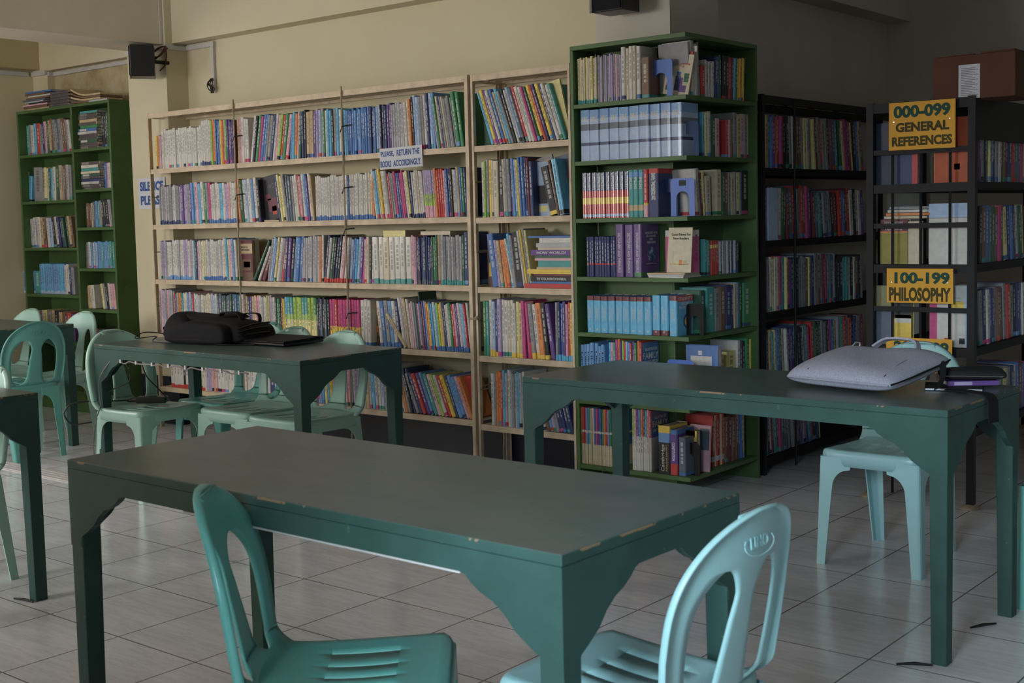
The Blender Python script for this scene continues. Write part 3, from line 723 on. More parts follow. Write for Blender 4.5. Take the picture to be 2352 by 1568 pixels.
ROWS = [
 ('r1a', 'x', 4.955, 1.682, 'top shelf of the long cream rack', 'pillar', 1, 0.19, [
  (-6.91, -6.85, 'YOAP', 0.215, 0),
  (-6.845, -6.436, 'WWWWWWWWWWWWWWWWW', 0.245, 0, {'txt': 1}),
  (-6.436, -6.345, 'WWWWW', 0.275, 0, {'lab': 'N'}),
  (-6.345, -6.239, 'LOOBBBY', 0.27, 0),
  (-6.239, -6.155, 'OMLGVV', 0.27, 0),
  (-6.155, -6.11, 'VNr', 0.255, 0),
  (-6.089, -5.983, 'SPWWW', 0.265, 0),
  (-5.979, -5.635, 'WKGMBBAANWPLRGP', 0.27, 11),
  (-5.619, -5.522, 'bCOPg', 0.265, 5),
  (-5.514, -5.331, 'NKSSSSVvUA', 0.27, 1),
  (-5.331, -5.182, 'GWCCKACW', 0.26, 0),
  (-5.164, -4.908, 'CbBBBbBbBBBBNNB', 0.25, 0),
  (-4.908, -4.793, 'UUKNNVV', 0.255, -1),
  (-4.793, -4.693, 'aaaaaa', 0.255, -1),
  (-4.693, -4.639, 'WwO', 0.265, -3),
  (-4.639, -4.473, 'KUUAAWNUb', 0.285, -3),
  (-4.467, -4.328, 'vGwNAwAAAA', 0.265, -9),
  (-4.328, -4.28, 'GG', 0.285, -8),
 ]),
 ('r1b', 'x', 4.955, 1.324, 'second shelf of the long cream rack', 'pillar', 1, 0.19, [
  (-6.895, -6.687, 'AaAAaaAAaaWAA', 0.25, 0, {'lab': 'N'}),
  (-6.687, -6.557, 'vVvvAV', 0.245, 0),
  (-6.557, -6.386, 'bbPCWGA', 0.255, -2),
  (-6.386, -6.111, 'MWWWWCWvPWWw', 0.245, -1, {'lab': 'B'}),
  (-6.099, -5.896, 'OgWUWbWK', 0.26, -4),
  (-5.731, -5.647, 'NyyA', 0.27, -8),
  (-5.647, -5.422, 'DDAWWRPWbVWS', 0.265, -5),
  (-5.415, -4.937, 'WWWWWWWWWWWWWWWBWWWWWWWWwwO', 0.25, 0, {'lab': 'B'}),
  (-4.931, -4.811, 'WCaYWWA', 0.27, -7),
  (-4.811, -4.643, 'RAAMBVMMWyN', 0.25, -7),
  (-4.643, -4.564, 'WWWwWW', 0.25, -5, {'lab': 'N'}),
  (-4.564, -4.483, 'yvvvv', 0.25, -4, {'bands': [(0, 0.25, 'P'), (0.25, 0.5, 'L'), (0.5, 1, 'v')]}),
  (-4.483, -4.422, 'ORRR', 0.25, -4),
  (-4.422, -4.269, 'PBNKSUSBGN', 0.25, -3),
 ]),
 ('r1c', 'x', 4.955, 0.97, 'third shelf of the long cream rack', 'pillar', 1, 0.19, [
  (-6.916, -6.832, 'vAvA', 0.25, 0),
  (-6.832, -6.577, 'WWWWWaWWvvWv', 0.25, 0, {'lab': 'b'}),
  (-6.577, -6.453, 'WTNPWWy', 0.245, 0),
  (-6.453, -6.259, 'WWaWWWaWaW', 0.25, 0, {'lab': 'B'}),
  (-6.259, -6.133, 'wCwPbW', 0.26, -2),
  (-5.861, -5.712, 'AUByWAR', 0.26, 12),
  (-5.712, -5.552, 'NVKbBB', 0.26, 8),
  (-5.552, -5.367, 'aaaaaaaaOW', 0.265, 3),
  (-5.367, -5.17, 'NWgKNKWPWA', 0.265, 10, {'lab': 'R'}),
  (-5.159, -5.035, 'UBCUVM', 0.25, 7),
  (-5.035, -4.96, 'WwKW', 0.25, 2),
  (-4.96, -4.673, 'WWwWWWW', 0.255, 0, {'lab': 'T', 'gloss': 1}),
  (-4.673, -4.619, 'PPvr', 0.255, 0),
  (-4.619, -4.527, 'NNDNNNN', 0.255, 0, {'lab': 'D'}),
  (-4.527, -4.469, 'gGgS', 0.255, 0),
  (-4.469, -4.299, 'AaAAaAaAaAag', 0.255, 0, {'lab': 'T'}),
  (-4.299, -4.272, 'N', 0.28, 0),
 ]),
 ('r1d', 'x', 4.955, 0.62, 'fourth shelf of the long cream rack', 'pillar', 1, 0.19, [
  (-6.946, -6.783, 'APvaAPaAaA', 0.28, 0),
  (-6.783, -6.677, 'RBSOgTW', 0.265, 0),
  (-6.677, -6.565, 'WWbPCRW', 0.265, 0),
  (-6.565, -6.345, 'UWaWWwWwWaUW', 0.26, 0),
  (-6.345, -6.175, 'DDDgDDgD', 0.26, 0, {'lab': 'Y'}),
  (-6.175, -5.99, 'BgbWnSNVS', 0.26, 0),
  (-5.99, -5.802, 'yPPWaWWLPaaW', 0.26, 0),
  (-5.802, -5.712, 'gGKnY', 0.255, 0),
  (-5.712, -5.436, 'CTTLLLTTLLG', 0.26, 0, {'bands': [(0, 0.5, 'y'), (0.5, 0.62, 'L')]}),
  (-5.436, -5.33, 'KNDKDK', 0.26, 0),
  (-5.33, -5.078, 'MMRMMMMMMMM', 0.255, 0, {'bands': [(0, 0.4, 'Y')]}),
  (-5.078, -4.995, 'WWW', 0.26, 0, {'lab': 'B'}),
  (-4.927, -4.761, 'WBAbWN', 0.255, -6, {'lab': 'B'}),
  (-4.748, -4.677, 'WaSW', 0.27, -8),
  (-4.677, -4.512, 'PWDADPBnVbOYBC', 0.255, -6),
  (-4.512, -4.263, 'WCLYSNWWGRPVWUCRW', 0.25, -6, {'lab': 'B'}),
 ]),
 ('r1e', 'x', 4.955, 0.268, 'bottom shelf of the long cream rack', 'pillar', 0.45, 0.19, [
  (-6.854, -6.499, 'WWWWKWWWWwW', 0.25, 0, {'lab': 'R'}),
  (-6.499, -6.368, 'WvvPSP', 0.25, 0),
  (-6.368, -5.95, 'WWWWWwWWWWWWW', 0.25, 0),
  (-5.95, -5.559, 'WWNUbWWSOW', 0.25, 0, {'lab': 'B'}),
  (-5.559, -5.192, 'WbbNPMbbyCYPrKDBP', 0.255, -3),
  (-5.192, -4.766, 'PvavawSaCaWUAUAaWW', 0.255, -3),
  (-4.759, -4.668, 'SOAKN', 0.25, -15),
  (-4.668, -4.265, 'ANRVbTPLWRYNbbPO', 0.235, -22),
 ]),
 ('r2a', 'x', 4.955, 1.68, 'top shelf of the short cream rack', 'double post', 1, 0.19, [
  (-4.101, -3.628, 'CYVWBSCAKWUDRWWMgYRNYNWWT', 0.285, -19, {'txt': 1}),
 ]),
 ('r2b', 'x', 4.955, 1.318, 'second shelf of the short cream rack', 'double post', 1, 0.19, [
  (-4.169, -4.089, 'WLAYW', 0.285, 0),
  (-4.089, -4.029, 'wK', 0.28, 0, {'txt': 1}),
  (-4.029, -3.959, 'wAAV', 0.285, -2),
  (-3.965, -3.855, 'bUYBBNr', 0.29, -3),
  (-3.855, -3.833, 'N', 0.27, -2),
  (-3.737, -3.689, 'K', 0.25, -13, {'lab': 'Y'}),
  (-3.694, -3.678, 'n', 0.28, -12),
  (-3.678, -3.647, 'C', 0.275, -10, {'gloss': 1}),
 ]),
 ('r2c', 'x', 4.955, 0.963, 'third shelf of the short cream rack', 'double post', 1, 0.19, [
  (-4.108, -4.068, 'B', 0.265, -7),
  (-4.074, -3.992, 'vSOO', 0.24, -7),
  (-3.992, -3.953, 'CA', 0.27, -6),
  (-3.953, -3.908, 'K', 0.275, -6),
  (-3.908, -3.854, 'WYAy', 0.29, -8),
 ]),
 ('r2d', 'x', 4.955, 0.609, 'fourth shelf of the short cream rack', 'double post', 1, 0.19, [
  (-4.18, -4.14, 'GT', 0.28, 0, {'gloss': 1}),
  (-4.14, -4.085, 'WUN', 0.285, 0, {'lab': 'Y'}),
  (-4.085, -4.002, 'vWWw', 0.29, 0),
  (-4.002, -3.924, 'WWyS', 0.285, 0, {'lab': 'Y'}),
  (-3.924, -3.902, 'M', 0.29, -2),
  (-3.863, -3.755, 'AWOK', 0.28, -6, {'lab': 'Y'}),
  (-3.749, -3.722, 'V', 0.275, -8),
  (-3.717, -3.612, 'ANBVPRY', 0.285, 0, {'lab': 'C'}),
 ]),
 ('r2e', 'x', 4.955, 0.252, 'bottom shelf of the short cream rack', 'double post', 0.7, 0.19, [
  (-4.142, -4.107, 'WA', 0.275, 0),
  (-4.107, -4.075, 'OO', 0.28, 0),
  (-4.075, -3.923, 'RCaWaAaCaW', 0.285, 0),
  (-3.802, -3.615, 'WnbvANNNN', 0.22, -14),
 ]),
 ('g1', 'x', 4.955, 1.84, 'top front shelf of the green corner bookcase', 'cream rack side', 1, 0.16, [
  (-3.558, -3.445, 'wywwywwyww', 0.215, 0, {'lab': 'T'}),
  (-3.445, -3.31, 'AvAAvAvvAPAv', 0.215, 0),
  (-3.308, -3.205, 'WwWwW', 0.24, 0, {'txt': 1}),
  (-3.198, -3.156, 'n', 0.19, 0),
 ]),
 ('g2', 'x', 4.955, 1.571, 'second front shelf of the green corner bookcase', 'cream rack side', 1, 0.16, [
  (-3.548, -2.991, 'bbbUbTbTTb', 0.24, 0, {'bands': [(0, 0.3, 'U'), (0.3, 0.36, 'N'), (0.36, 0.6, 'U'), (0.6, 0.72, 'D'), (0.72, 0.82, 'U'), (0.82, 1, 'b')], 'gloss': 1, 'text': 'BIBLE'}),
 ]),
 ('g3', 'x', 4.955, 1.3, 'third front shelf of the green corner bookcase', 'cream rack side', 1, 0.16, [
  (-3.539, -3.279, 'RRRRRRRRRR', 0.215, 0, {'bands': [(0, 0.03, 'R'), (0.03, 0.09, 'U'), (0.09, 0.31, 'R'), (0.31, 0.45, 'Y'), (0.45, 0.6, 'R'), (0.6, 1, 'N')], 'gloss': 1, 'text': 'English'}),
  (-3.277, -3.196, 'TTT', 0.22, 0, {'bands': [(0, 0.14, 'T'), (0.14, 0.26, 'S'), (0.26, 0.85, 'T'), (0.85, 0.95, 'b')], 'text': 'SPELLING'}),
  (-3.196, -3.172, 'R', 0.22, 0, {'bands': [(0, 0.25, 'P'), (0.25, 0.3, 'Y')]}),
  (-3.17, -3.116, 'N', 0.22, 0, {'bands': [(0, 0.35, 'N'), (0.35, 0.62, 'N'), (0.62, 0.9, 'N'), (0.9, 1, 'R')], 'text': '當代高級辭典'}),
 ]),
 ('g4', 'x', 4.955, 1.023, 'fourth front shelf of the green corner bookcase', 'cream rack side', 1, 0.16, [
  (-3.525, -3.357, 'NNNNNNNNNNN', 0.19, 0, {'gloss': 1, 'bands': [(0.3, 0.34, 'R')]}),
  (-3.355, -3.311, 'V', 0.245, 0, {'gloss': 1, 'text': 'DICTIONARY AND THESAURUS'}),
  (-3.306, -3.26, 'V', 0.245, 0, {'gloss': 1, 'text': 'DICTIONARY AND THESAURUS'}),
  (-3.255, -3.212, 'V', 0.245, 0, {'gloss': 1, 'text': 'DICTIONARY AND THESAURUS'}),
 ]),
 ('g5', 'x', 4.955, 0.756, 'fifth front shelf of the green corner bookcase', 'cream rack side', 1, 0.16, [
  (-3.528, -3.162, 'BBBBBBBBB', 0.175, 0, {'bands': [(0, 0.88, 'C'), (0.88, 1, 'r')], 'gloss': 1, 'text': "STUDENT'S DICTIONARY"}),
  (-3.157, -3.073, 'BB', 0.185, 0, {'bands': [(0, 0.13, 'r'), (0.13, 1, 'C')], 'gloss': 1, 'text': "STUDENT'S DICTIONARY"}),
  (-3.066, -3.025, 'B', 0.185, 0, {'bands': [(0, 0.88, 'C'), (0.88, 1, 'r')], 'gloss': 1, 'text': "STUDENT'S DICTIONARY"}),
 ]),
 ('g6', 'x', 4.955, 0.43, 'sixth front shelf of the green corner bookcase', 'cream rack side', 0.8, 0.16, [
  (-3.572, -3.431, 'bbbbbbb', 0.27, 0, {'text': 'Library'}),
  (-3.406, -3.222, 'CPTMOVLRUbRVGOR', 0.29, 0, {'txt': 1}),
 ]),
 ('g7', 'x', 4.955, 0.114, 'bottom front shelf of the green corner bookcase', 'cream rack side', 1, 0.16, [
  (-3.6, -3.363, 'TGORRbTSWBMVBGORbGORB', 0.275, 0, {'bands': [(0, 0.36, 'w'), (0.56, 0.6, 'W')]}),
  (-3.279, -3.173, 'LPVbOVTPR', 0.29, 0, {'bands': [(0, 0.56, 'W')]}),
  (-3.137, -3.074, 'K', 0.225, 0, {'bands': [(0.65, 0.85, 'b'), (0.85, 1, 'Y')], 'text': 'Cambridge'}),
  (-3.071, -3.032, 'B', 0.21, 0, {'bands': [(0, 0.25, 'R'), (0.25, 0.9, 'V')], 'text': 'CONSTITUTION'}),
  (-3.027, -2.99, 'D', 0.18, 0),
 ]),
 ('h1', 'y', -2.99, 1.84, 'top aisle shelf of the green corner bookcase', 'front corner', 1, 0.16, [
  (5.047, 5.139, 'AWSWAA', 0.245, -3),
  (5.143, 5.178, 'R', 0.15, 0),
  (5.178, 5.266, 'WaWaWW', 0.17, 0),
  (5.27, 5.331, 'NBg', 0.2, 0),
  (5.343, 5.397, 'KK', 0.205, 2),
  (5.401, 5.477, 'RrCg', 0.205, 3),
  (5.477, 5.55, 'YYOYYy', 0.205, 3),
 ]),
 ('h2', 'y', -2.99, 1.571, 'second aisle shelf of the green corner bookcase', 'front corner', 1, 0.16, [
  (5.149, 5.188, 'Cy', 0.2, 0),
  (5.192, 5.22, 'W', 0.205, 0),
  (5.232, 5.305, 'gP', 0.185, 0),
  (5.367, 5.43, 'RPn', 0.18, 0),
  (5.434, 5.615, 'ASPAS', 0.21, 0),
 ]),
 ('h3', 'y', -2.99, 1.3, 'third aisle shelf of the green corner bookcase', 'front corner', 1, 0.16, [
  (5.096, 5.128, 'WA', 0.22, -5),
  (5.131, 5.175, 'ry', 0.2, -5),
  (5.179, 5.223, 'w', 0.18, -3),
  (5.263, 5.312, 'w', 0.21, 0),
  (5.32, 5.446, 'gnAS', 0.2, 0),
  (5.437, 5.515, 'AyA', 0.2, 0),
  (5.519, 5.584, 'K', 0.21, 0),
 ]),
 ('h4', 'y', -2.99, 1.023, 'fourth aisle shelf of the green corner bookcase', 'front corner', 1, 0.16, [
  (5.059, 5.118, 'M', 0.215, 0, {'bands': [(0.86, 1, 'W')], 'gloss': 1}),
  (5.157, 5.209, 'TT', 0.165, 0),
  (5.213, 5.29, 'RRRR', 0.16, 0, {'bands': [(0.78, 0.88, 'Y')]}),
  (5.294, 5.484, 'aKaAaNaNaNN', 0.155, 0, {'gloss': 1}),
 ]),
 ('h5', 'y', -2.99, 0.756, 'fifth aisle shelf of the green corner bookcase', 'front corner', 1, 0.16, [
  (5.116, 5.156, 'g', 0.205, 0),
  (5.172, 5.244, 'T', 0.21, 0),
  (5.248, 5.343, 'An', 0.2, 0),
  (5.347, 5.394, 'N', 0.21, 0),
  (5.402, 5.505, 'NSUg', 0.215, 0),
  (5.518, 5.593, 'G', 0.215, 0, {'gloss': 1}),
 ]),
 ('h6', 'y', -2.99, 0.43, 'sixth aisle shelf of the green corner bookcase', 'front corner', 0.7, 0.16, [
  (5.27, 5.32, 'rY', 0.21, 0),
  (5.362, 5.447, 'y', 0.22, 0),
  (5.452, 5.606, 'WDKGY', 0.26, 0),
 ]),
 ('h7', 'y', -2.99, 0.114, 'bottom aisle shelf of the green corner bookcase', 'front corner', 1, 0.16, [
  (5.207, 5.331, 'RnSRrRSRR', 0.245, 0, {'bands': [(0.1, 0.2, 'a')]}),
  (5.335, 5.425, 'nrn', 0.22, 0),
  (5.433, 5.52, 'nBBS', 0.24, 0),
 ]),
 ('l1', 'x', 5.075, 1.858, 'top shelf in wide half of the green wall bookcase', 'side wall', 1, 0.15, [
  (-8.659, -8.445, 'TAWCRA', 0.225, 0),
  (-8.445, -8.386, 'NP', 0.23, -3),
  (-8.386, -8.352, 'g', 0.24, -2),
  (-8.352, -8.146, 'SnADAn', 0.245, -6),
  (-8.146, -8.068, 'nAW', 0.235, -7),
 ]),
 ('l2', 'x', 5.075, 1.519, 'second shelf in wide half of the green wall bookcase', 'side wall', 1, 0.15, [
  (-8.753, -8.692, 'gg', 0.22, 9),
  (-8.68, -8.644, 'C', 0.19, 8),
  (-8.596, -8.489, 'A', 0.25, 2),
  (-8.489, -8.302, 'AyWgCW', 0.24, 2),
  (-8.296, -8.222, 'gS', 0.25, 0),
  (-8.222, -8.098, 'AnaA', 0.25, 0),
 ]),
 ('l3', 'x', 5.075, 1.179, 'third shelf in wide half of the green wall bookcase', 'side wall', 1, 0.15, [
  (-8.726, -8.665, 'nY', 0.22, 0),
  (-8.665, -8.462, 'aWaWSn', 0.22, -2),
  (-8.45, -8.368, 'WU', 0.21, -4),
  (-8.357, -8.264, 'KWN', 0.225, -8),
  (-8.242, -8.196, 'Ng', 0.22, -9),
  (-8.173, -8.095, 'gSn', 0.225, -8),
 ]),
 ('l4', 'x', 5.075, 0.839, 'fourth shelf in wide half of the green wall bookcase', 'side wall', 1, 0.15, [
  (-8.808, -8.65, 'bWbWB', 0.17, 0, {'lab': 'W'}),
  (-8.65, -8.565, 'T', 0.165, 0),
  (-8.577, -8.238, 'bCbbCbbbbCCb', 0.22, 0, {'lab': 'U', 'gloss': 1}),
  (-8.238, -8.181, 'WW', 0.215, -2),
  (-8.181, -8.114, 'NA', 0.2, -2),
 ]),
 ('l5', 'x', 5.075, 0.5, 'fifth shelf in wide half of the green wall bookcase', 'side wall', 0.6, 0.15, [
  (-8.768, -8.502, 'AVKAanWy', 0.215, 0),
  (-8.502, -8.326, 'ASKS', 0.21, 4),
  (-8.269, -8.144, 'rRV', 0.2, 0),
 ]),
 ('m2', 'x', 5.075, 1.585, 'second shelf in narrow half of the green wall bookcase', 'divider', 1, 0.15, [
  (-7.701, -7.607, 'NBPW', 0.175, 0),
 ]),
 ('m1', 'x', 5.075, 1.866, 'top shelf in narrow half of the green wall bookcase', 'divider', 1, 0.15, [
  (-7.699, -7.604, 'KKKg', 0.235, 0),
 ]),
 ('m3', 'x', 5.075, 1.319, 'third shelf in narrow half of the green wall bookcase', 'divider', 1, 0.15, [
  (-7.922, -7.83, 'nnS', 0.17, 0),
  (-7.841, -7.734, 'DbTA', 0.18, 0),
  (-7.723, -7.649, 'KKK', 0.19, -5),
  (-7.649, -7.607, 'WA', 0.19, -6),
 ]),
 ('m4', 'x', 5.075, 1.032, 'fourth shelf in narrow half of the green wall bookcase', 'divider', 1, 0.15, [
  (-8.063, -7.952, 'AvPWA', 0.175, 0),
  (-7.941, -7.811, 'AWbWbU', 0.18, 0),
  (-7.811, -7.61, 'bbTbbTTT', 0.185, 0),
 ]),
 ('m5', 'x', 5.075, 0.744, 'fifth shelf in narrow half of the green wall bookcase', 'divider', 1, 0.15, [
  (-8.055, -7.933, 'SnSCS', 0.165, -5),
  (-7.933, -7.868, 'SW', 0.17, -5),
  (-7.771, -7.697, 'yAK', 0.18, -9),
  (-7.686, -7.612, 'WPP', 0.18, -6),
 ]),
 ('m6', 'x', 5.075, 0.45, 'sixth shelf in narrow half of the green wall bookcase', 'divider', 0.6, 0.15, [
  (-7.828, -7.626, 'nTbAnSKW', 0.15, -18),
 ]),
 ('k1', 'y', -2.985, 1.527, 'top shelf of the black wall rack', 'corner bookcase', 0.5, 0.2, [
  (5.69, 5.961, 10, 0.264, 0),
  (5.978, 6.261, 10, 0.267, -3),
  (6.287, 6.583, 10, 0.269, -6),
  (6.616, 6.929, 10, 0.273, -8),
 ]),
 ('k2', 'y', -2.985, 1.168, 'second shelf of the black wall rack', 'corner bookcase', 0.5, 0.2, [
  (5.689, 5.956, 9, 0.262, 2),
  (5.976, 6.257, 9, 0.268, -4),
  (6.286, 6.58, 9, 0.241, -7),
  (6.606, 6.928, 9, 0.254, -5),
 ]),
 ('k3', 'y', -2.985, 0.81, 'third shelf of the black wall rack', 'corner bookcase', 0.5, 0.2, [
  (5.679, 5.948, 10, 0.268, 0),
  (5.958, 6.246, 10, 0.259, 0),
  (6.262, 6.566, 10, 0.267, -2),
  (6.58, 6.909, 10, 0.243, -1),
 ]),
 ('k4', 'y', -2.985, 0.46, 'fourth shelf of the black wall rack', 'corner bookcase', 0.5, 0.2, [
  (5.68, 5.944, 10, 0.254, -3),
  (5.966, 6.243, 10, 0.247, -5),
  (6.264, 6.564, 10, 0.256, -4),
  (6.581, 6.909, 10, 0.257, -2),
 ]),
 ('k5', 'y', -2.985, 0.085, 'bottom shelf of the black wall rack', 'corner bookcase', 0.5, 0.2, [
  (5.691, 6.006, 12, 0.25, -4),
  (6.03, 6.367, 12, 0.257, -6),
 ]),
 ('q1', 'y', -1.9, 1.418, 'top shelf of the black reference rack', 'signs', 0.5, 0.2, [
  (5.626, 5.936, 10, 0.265, 0),
  (5.942, 6.28, 10, 0.265, 0),
 ]),
 ('q2', 'y', -1.9, 1.063, 'second shelf of the black reference rack', 'signs', 0.5, 0.2, [
  (5.633, 5.944, 8, 0.25, 0),
  (5.972, 6.29, 8, 0.25, -7),
 ]),
 ('q3', 'y', -1.9, 0.7, 'third shelf of the black reference rack', 'signs', 0.5, 0.2, [
  (5.653, 5.953, 8, 0.25, -5),
  (5.971, 6.301, 8, 0.25, -4),
 ]),
 ('q4', 'y', -1.9, 0.35, 'fourth shelf of the black reference rack', 'signs', 0.5, 0.2, [
  (5.646, 5.961, 8, 0.22, 0),
  (5.973, 6.311, 8, 0.22, -2),
 ]),
]

# ------------------------------------------------------------------ books
PAL = {'W': (176, 172, 166), 'w': (176, 164, 140), 'A': (124, 124, 128), 'a': (152, 150, 156), 'K': (34, 34, 40), 'N': (44, 54, 98), 'B': (58, 98, 158),
       'b': (88, 132, 182), 'C': (78, 154, 192), 'U': (138, 158, 190), 'V': (88, 58, 122), 'v': (150, 134, 168), 'M': (176, 56, 112), 'P': (188, 140, 152),
       'R': (172, 52, 50), 'r': (98, 40, 50), 'O': (196, 112, 56), 'Y': (200, 168, 60), 'y': (192, 182, 120), 'G': (48, 116, 72), 'g': (46, 84, 66),
       'T': (58, 132, 132), 'L': (140, 168, 72), 'S': (168, 146, 112), 'n': (104, 76, 60), 'D': (74, 86, 102)}
WORD = {'W': 'white', 'w': 'cream', 'A': 'grey', 'a': 'silver-grey', 'K': 'black', 'N': 'navy', 'B': 'blue', 'b': 'light-blue', 'C': 'cyan', 'U': 'pale-blue', 'V': 'purple',
        'v': 'lilac', 'M': 'magenta', 'P': 'pink', 'R': 'red', 'r': 'maroon', 'O': 'orange', 'Y': 'yellow', 'y': 'pale-yellow', 'G': 'green', 'g': 'dark-green', 'T': 'teal',
        'L': 'lime', 'S': 'tan', 'n': 'brown', 'D': 'slate'}
def C_(l, k=1.0): 
    
    r, g, b_ = PAL[l]; m_ = 0.3 * r + 0.55 * g + 0.15 * b_
    return rgb(r + (m_ - r) * .14, g + (m_ - g) * .14, b_ + (m_ - b_) * .14, 1.6 * k)
ONES = 'first second third fourth fifth sixth seventh eighth ninth tenth eleventh twelfth thirteenth fourteenth fifteenth sixteenth seventeenth eighteenth nineteenth'.split()
TENS = {2: ('twentieth', 'twenty'), 3: ('thirtieth', 'thirty'), 4: ('fortieth', 'forty'), 5: ('fiftieth', 'fifty'), 6: ('sixtieth', 'sixty'), 7: ('seventieth', 'seventy'), 8: ('eightieth', 'eighty'), 9: ('ninetieth', 'ninety')}
def ordinal(n):
    if n < 20: return ONES[n - 1]
    if n >= 100: return 'hundredth' if n == 100 else 'hundred-and-' + ordinal(n - 100)
    d, r = divmod(n, 10); return TENS[d][0] if r == 0 else TENS[d][1] + '-' + ONES[r - 1]

def book_mesh(mb, t, d, h, cl, bands, lab, txt, rnd, M=None, pages=True):
    """upright book: spine at y=0 facing -y, thickness along x, height along z"""
    base = C_(cl); cuts = [0.0, 1.0]
    zones = []
    if bands: zones += [(a, b_, C_(c)) for a, b_, c in bands]
    if lab: zones.append((0.0, rnd.uniform(.07, .12), C_(lab)))
    elif not bands and rnd.random() < 0.45: zones.append((0.015, 0.09, C_(rnd.choice('BNRGTbMK'))))
    ink = (0.75, 0.74, 0.7, 1) if sum(base[:3]) < 0.9 else tuple(v * 0.32 for v in C_(rnd.choice('NKBrDg'))[:3]) + (1,)
    ink = tuple(a_ * .5 + c_ * .5 for a_, c_ in zip(ink[:3], base[:3])) + (1,)
    strips = []
    if txt and t > 0.011:
        z = rnd.uniform(.28, .4)
        while z < 0.86:
            l = rnd.uniform(.04, .12); strips.append((z, min(z + l, .9))); z += l + rnd.uniform(.015, .04)
    for a, b_, _ in zones: cuts += [a, b_]
    for a, b_ in strips: cuts += [a, b_]
    cuts = sorted(set(round(min(max(c, 0), 1), 4) for c in cuts))
    def zc(z):
        c = base
        for a, b_, q in zones:
            if a <= z <= b_: c = q
        return c
    r = min(t * 0.22, 0.004)
    xs = [-t / 2, -t / 2 + r, -t * 0.17, t * 0.17, t / 2 - r, t / 2]; ys = [r, 0, -0.0006, -0.0006, 0, r]
    vs = []; fs = []; cs = []
    for z in cuts:
        for x, y in zip(xs, ys): vs.append(Vector((x, y, z * h)))
    n = len(xs)
    for i in range(len(cuts) - 1):
        zm = (cuts[i] + cuts[i + 1]) / 2; c = zc(zm); isx = any(a <= zm <= b_ for a, b_ in strips)
        for j in range(n - 1):
            fs.append((i * n + j, i * n + j + 1, (i + 1) * n + j + 1, (i + 1) * n + j)); cs.append(ink if (isx and j == 2) else c)
    # covers
    k = len(vs)
    for z in cuts: vs += [Vector((-t / 2, d, z * h)), Vector((t / 2, d, z * h))]
    for i in range(len(cuts) - 1):
        c = zc((cuts[i] + cuts[i + 1]) / 2)
        fs.append((i * n, (i + 1) * n, k + 2 * (i + 1), k + 2 * i)); cs.append(c)
        fs.append((i * n + n - 1, k + 2 * i + 1, k + 2 * (i + 1) + 1, (i + 1) * n + n - 1)); cs.append(c)
    top = len(cuts) - 1
    pg = (0.50, 0.44, 0.33, 1)
    ct = min(0.0022, t * 0.12)
    # top: board rims plus page block a little lower
    for zi, zz, s in ((top, h - 0.003, 1), (0, 0.003, -1)):
        if s < 0:
            fs.append(tuple([zi * n + j for j in range(n)] + [k + 1, k])); cs.append(base)
        else:
            q = len(vs)
            vs += [Vector((-t / 2 + ct, r + ct, h)), Vector((t / 2 - ct, r + ct, h)), Vector((t / 2 - ct, d, h)), Vector((-t / 2 + ct, d, h)),
                   Vector((-t / 2 + ct, r + ct, zz)), Vector((t / 2 - ct, r + ct, zz)), Vector((t / 2 - ct, d, zz)), Vector((-t / 2 + ct, d, zz))]
            o = zi * n
            fs += [(o, o + 1, o + 4, o + 5, q + 1, q), (o, q, q + 3, k + 2 * zi), (o + 5, k + 2 * zi + 1, q + 2, q + 1)]; cs += [base] * 3
            fs += [(o + 1, o + 2, o + 3, o + 4)]; cs += [base]
            fs += [(q, q + 1, q + 5, q + 4), (q, q + 4, q + 7, q + 3), (q + 1, q + 2, q + 6, q + 5)]; cs += [base] * 3
            fs += [(q + 4, q + 5, q + 6, q + 7)]; cs += [pg]
    fs.append((k, k + 1, k + 2 * top + 1, k + 2 * top)); cs.append(pg)
    nn = len(mb.v)
    for p in vs: mb.v.append(tuple(M @ p) if M else tuple(p))
    for f, c in zip(fs, cs): mb.f.append(tuple(i + nn for i in f)); mb.c.append(c); mb.m.append(0)

BOOKS = []
for (rid, axis, plane, z, where, frm, vis, dep, segs) in ROWS:
    idx = 0; rnd = random.Random(rid)
    for seg in segs:
        a0, a1, pat, h, tilt = seg[:5]; opt = seg[5] if len(seg) > 5 else {}
        if isinstance(pat, int): pat = [rnd.choice('AKKNgnDrVBWSTAAyRWM') for _ in range(pat)]
        n = len(pat); th = math.radians(tilt)
        ws = [rnd.uniform(.82, 1.2) if not opt.get('bands') else 1.0 for _ in range(n)]; tot = sum(ws); pos = a0
        for i, ch in enumerate(pat):
            stp = (a1 - a0) * ws[i] / tot; idx += 1
            t = max(stp * math.cos(th) - 0.0006, 0.003)
            hh = h * (rnd.uniform(.965, 1.03) if not opt.get('bands') and not opt.get('gloss') else rnd.uniform(.992, 1.005))
            if axis == 'x': loc = (pos + stp / 2, plane + rnd.uniform(0, .008), z); dist = math.hypot(loc[0], loc[1])
            else: loc = (plane - rnd.uniform(0, .008), pos + stp / 2, z); dist = math.hypot(loc[0], loc[1])
            facing = abs(loc[1] if axis == 'x' else loc[0]) / dist
            tl = math.radians(tilt + (rnd.uniform(-.5, .5) if abs(tilt) > 2 else 0))
            BOOKS.append(dict(rid=rid, axis=axis, loc=loc, t=t, h=hh, d=dep - rnd.uniform(.0, .02), tilt=tl, cl=ch, opt=opt, i=idx, area=t * hh * facing / dist ** 2 * vis, where=where, frm=frm, seed=rnd.random(), last=(i == n - 1)))
            pos += stp
N_SINGLE = 262
BOOKS.sort(key=lambda q: -q['area'])
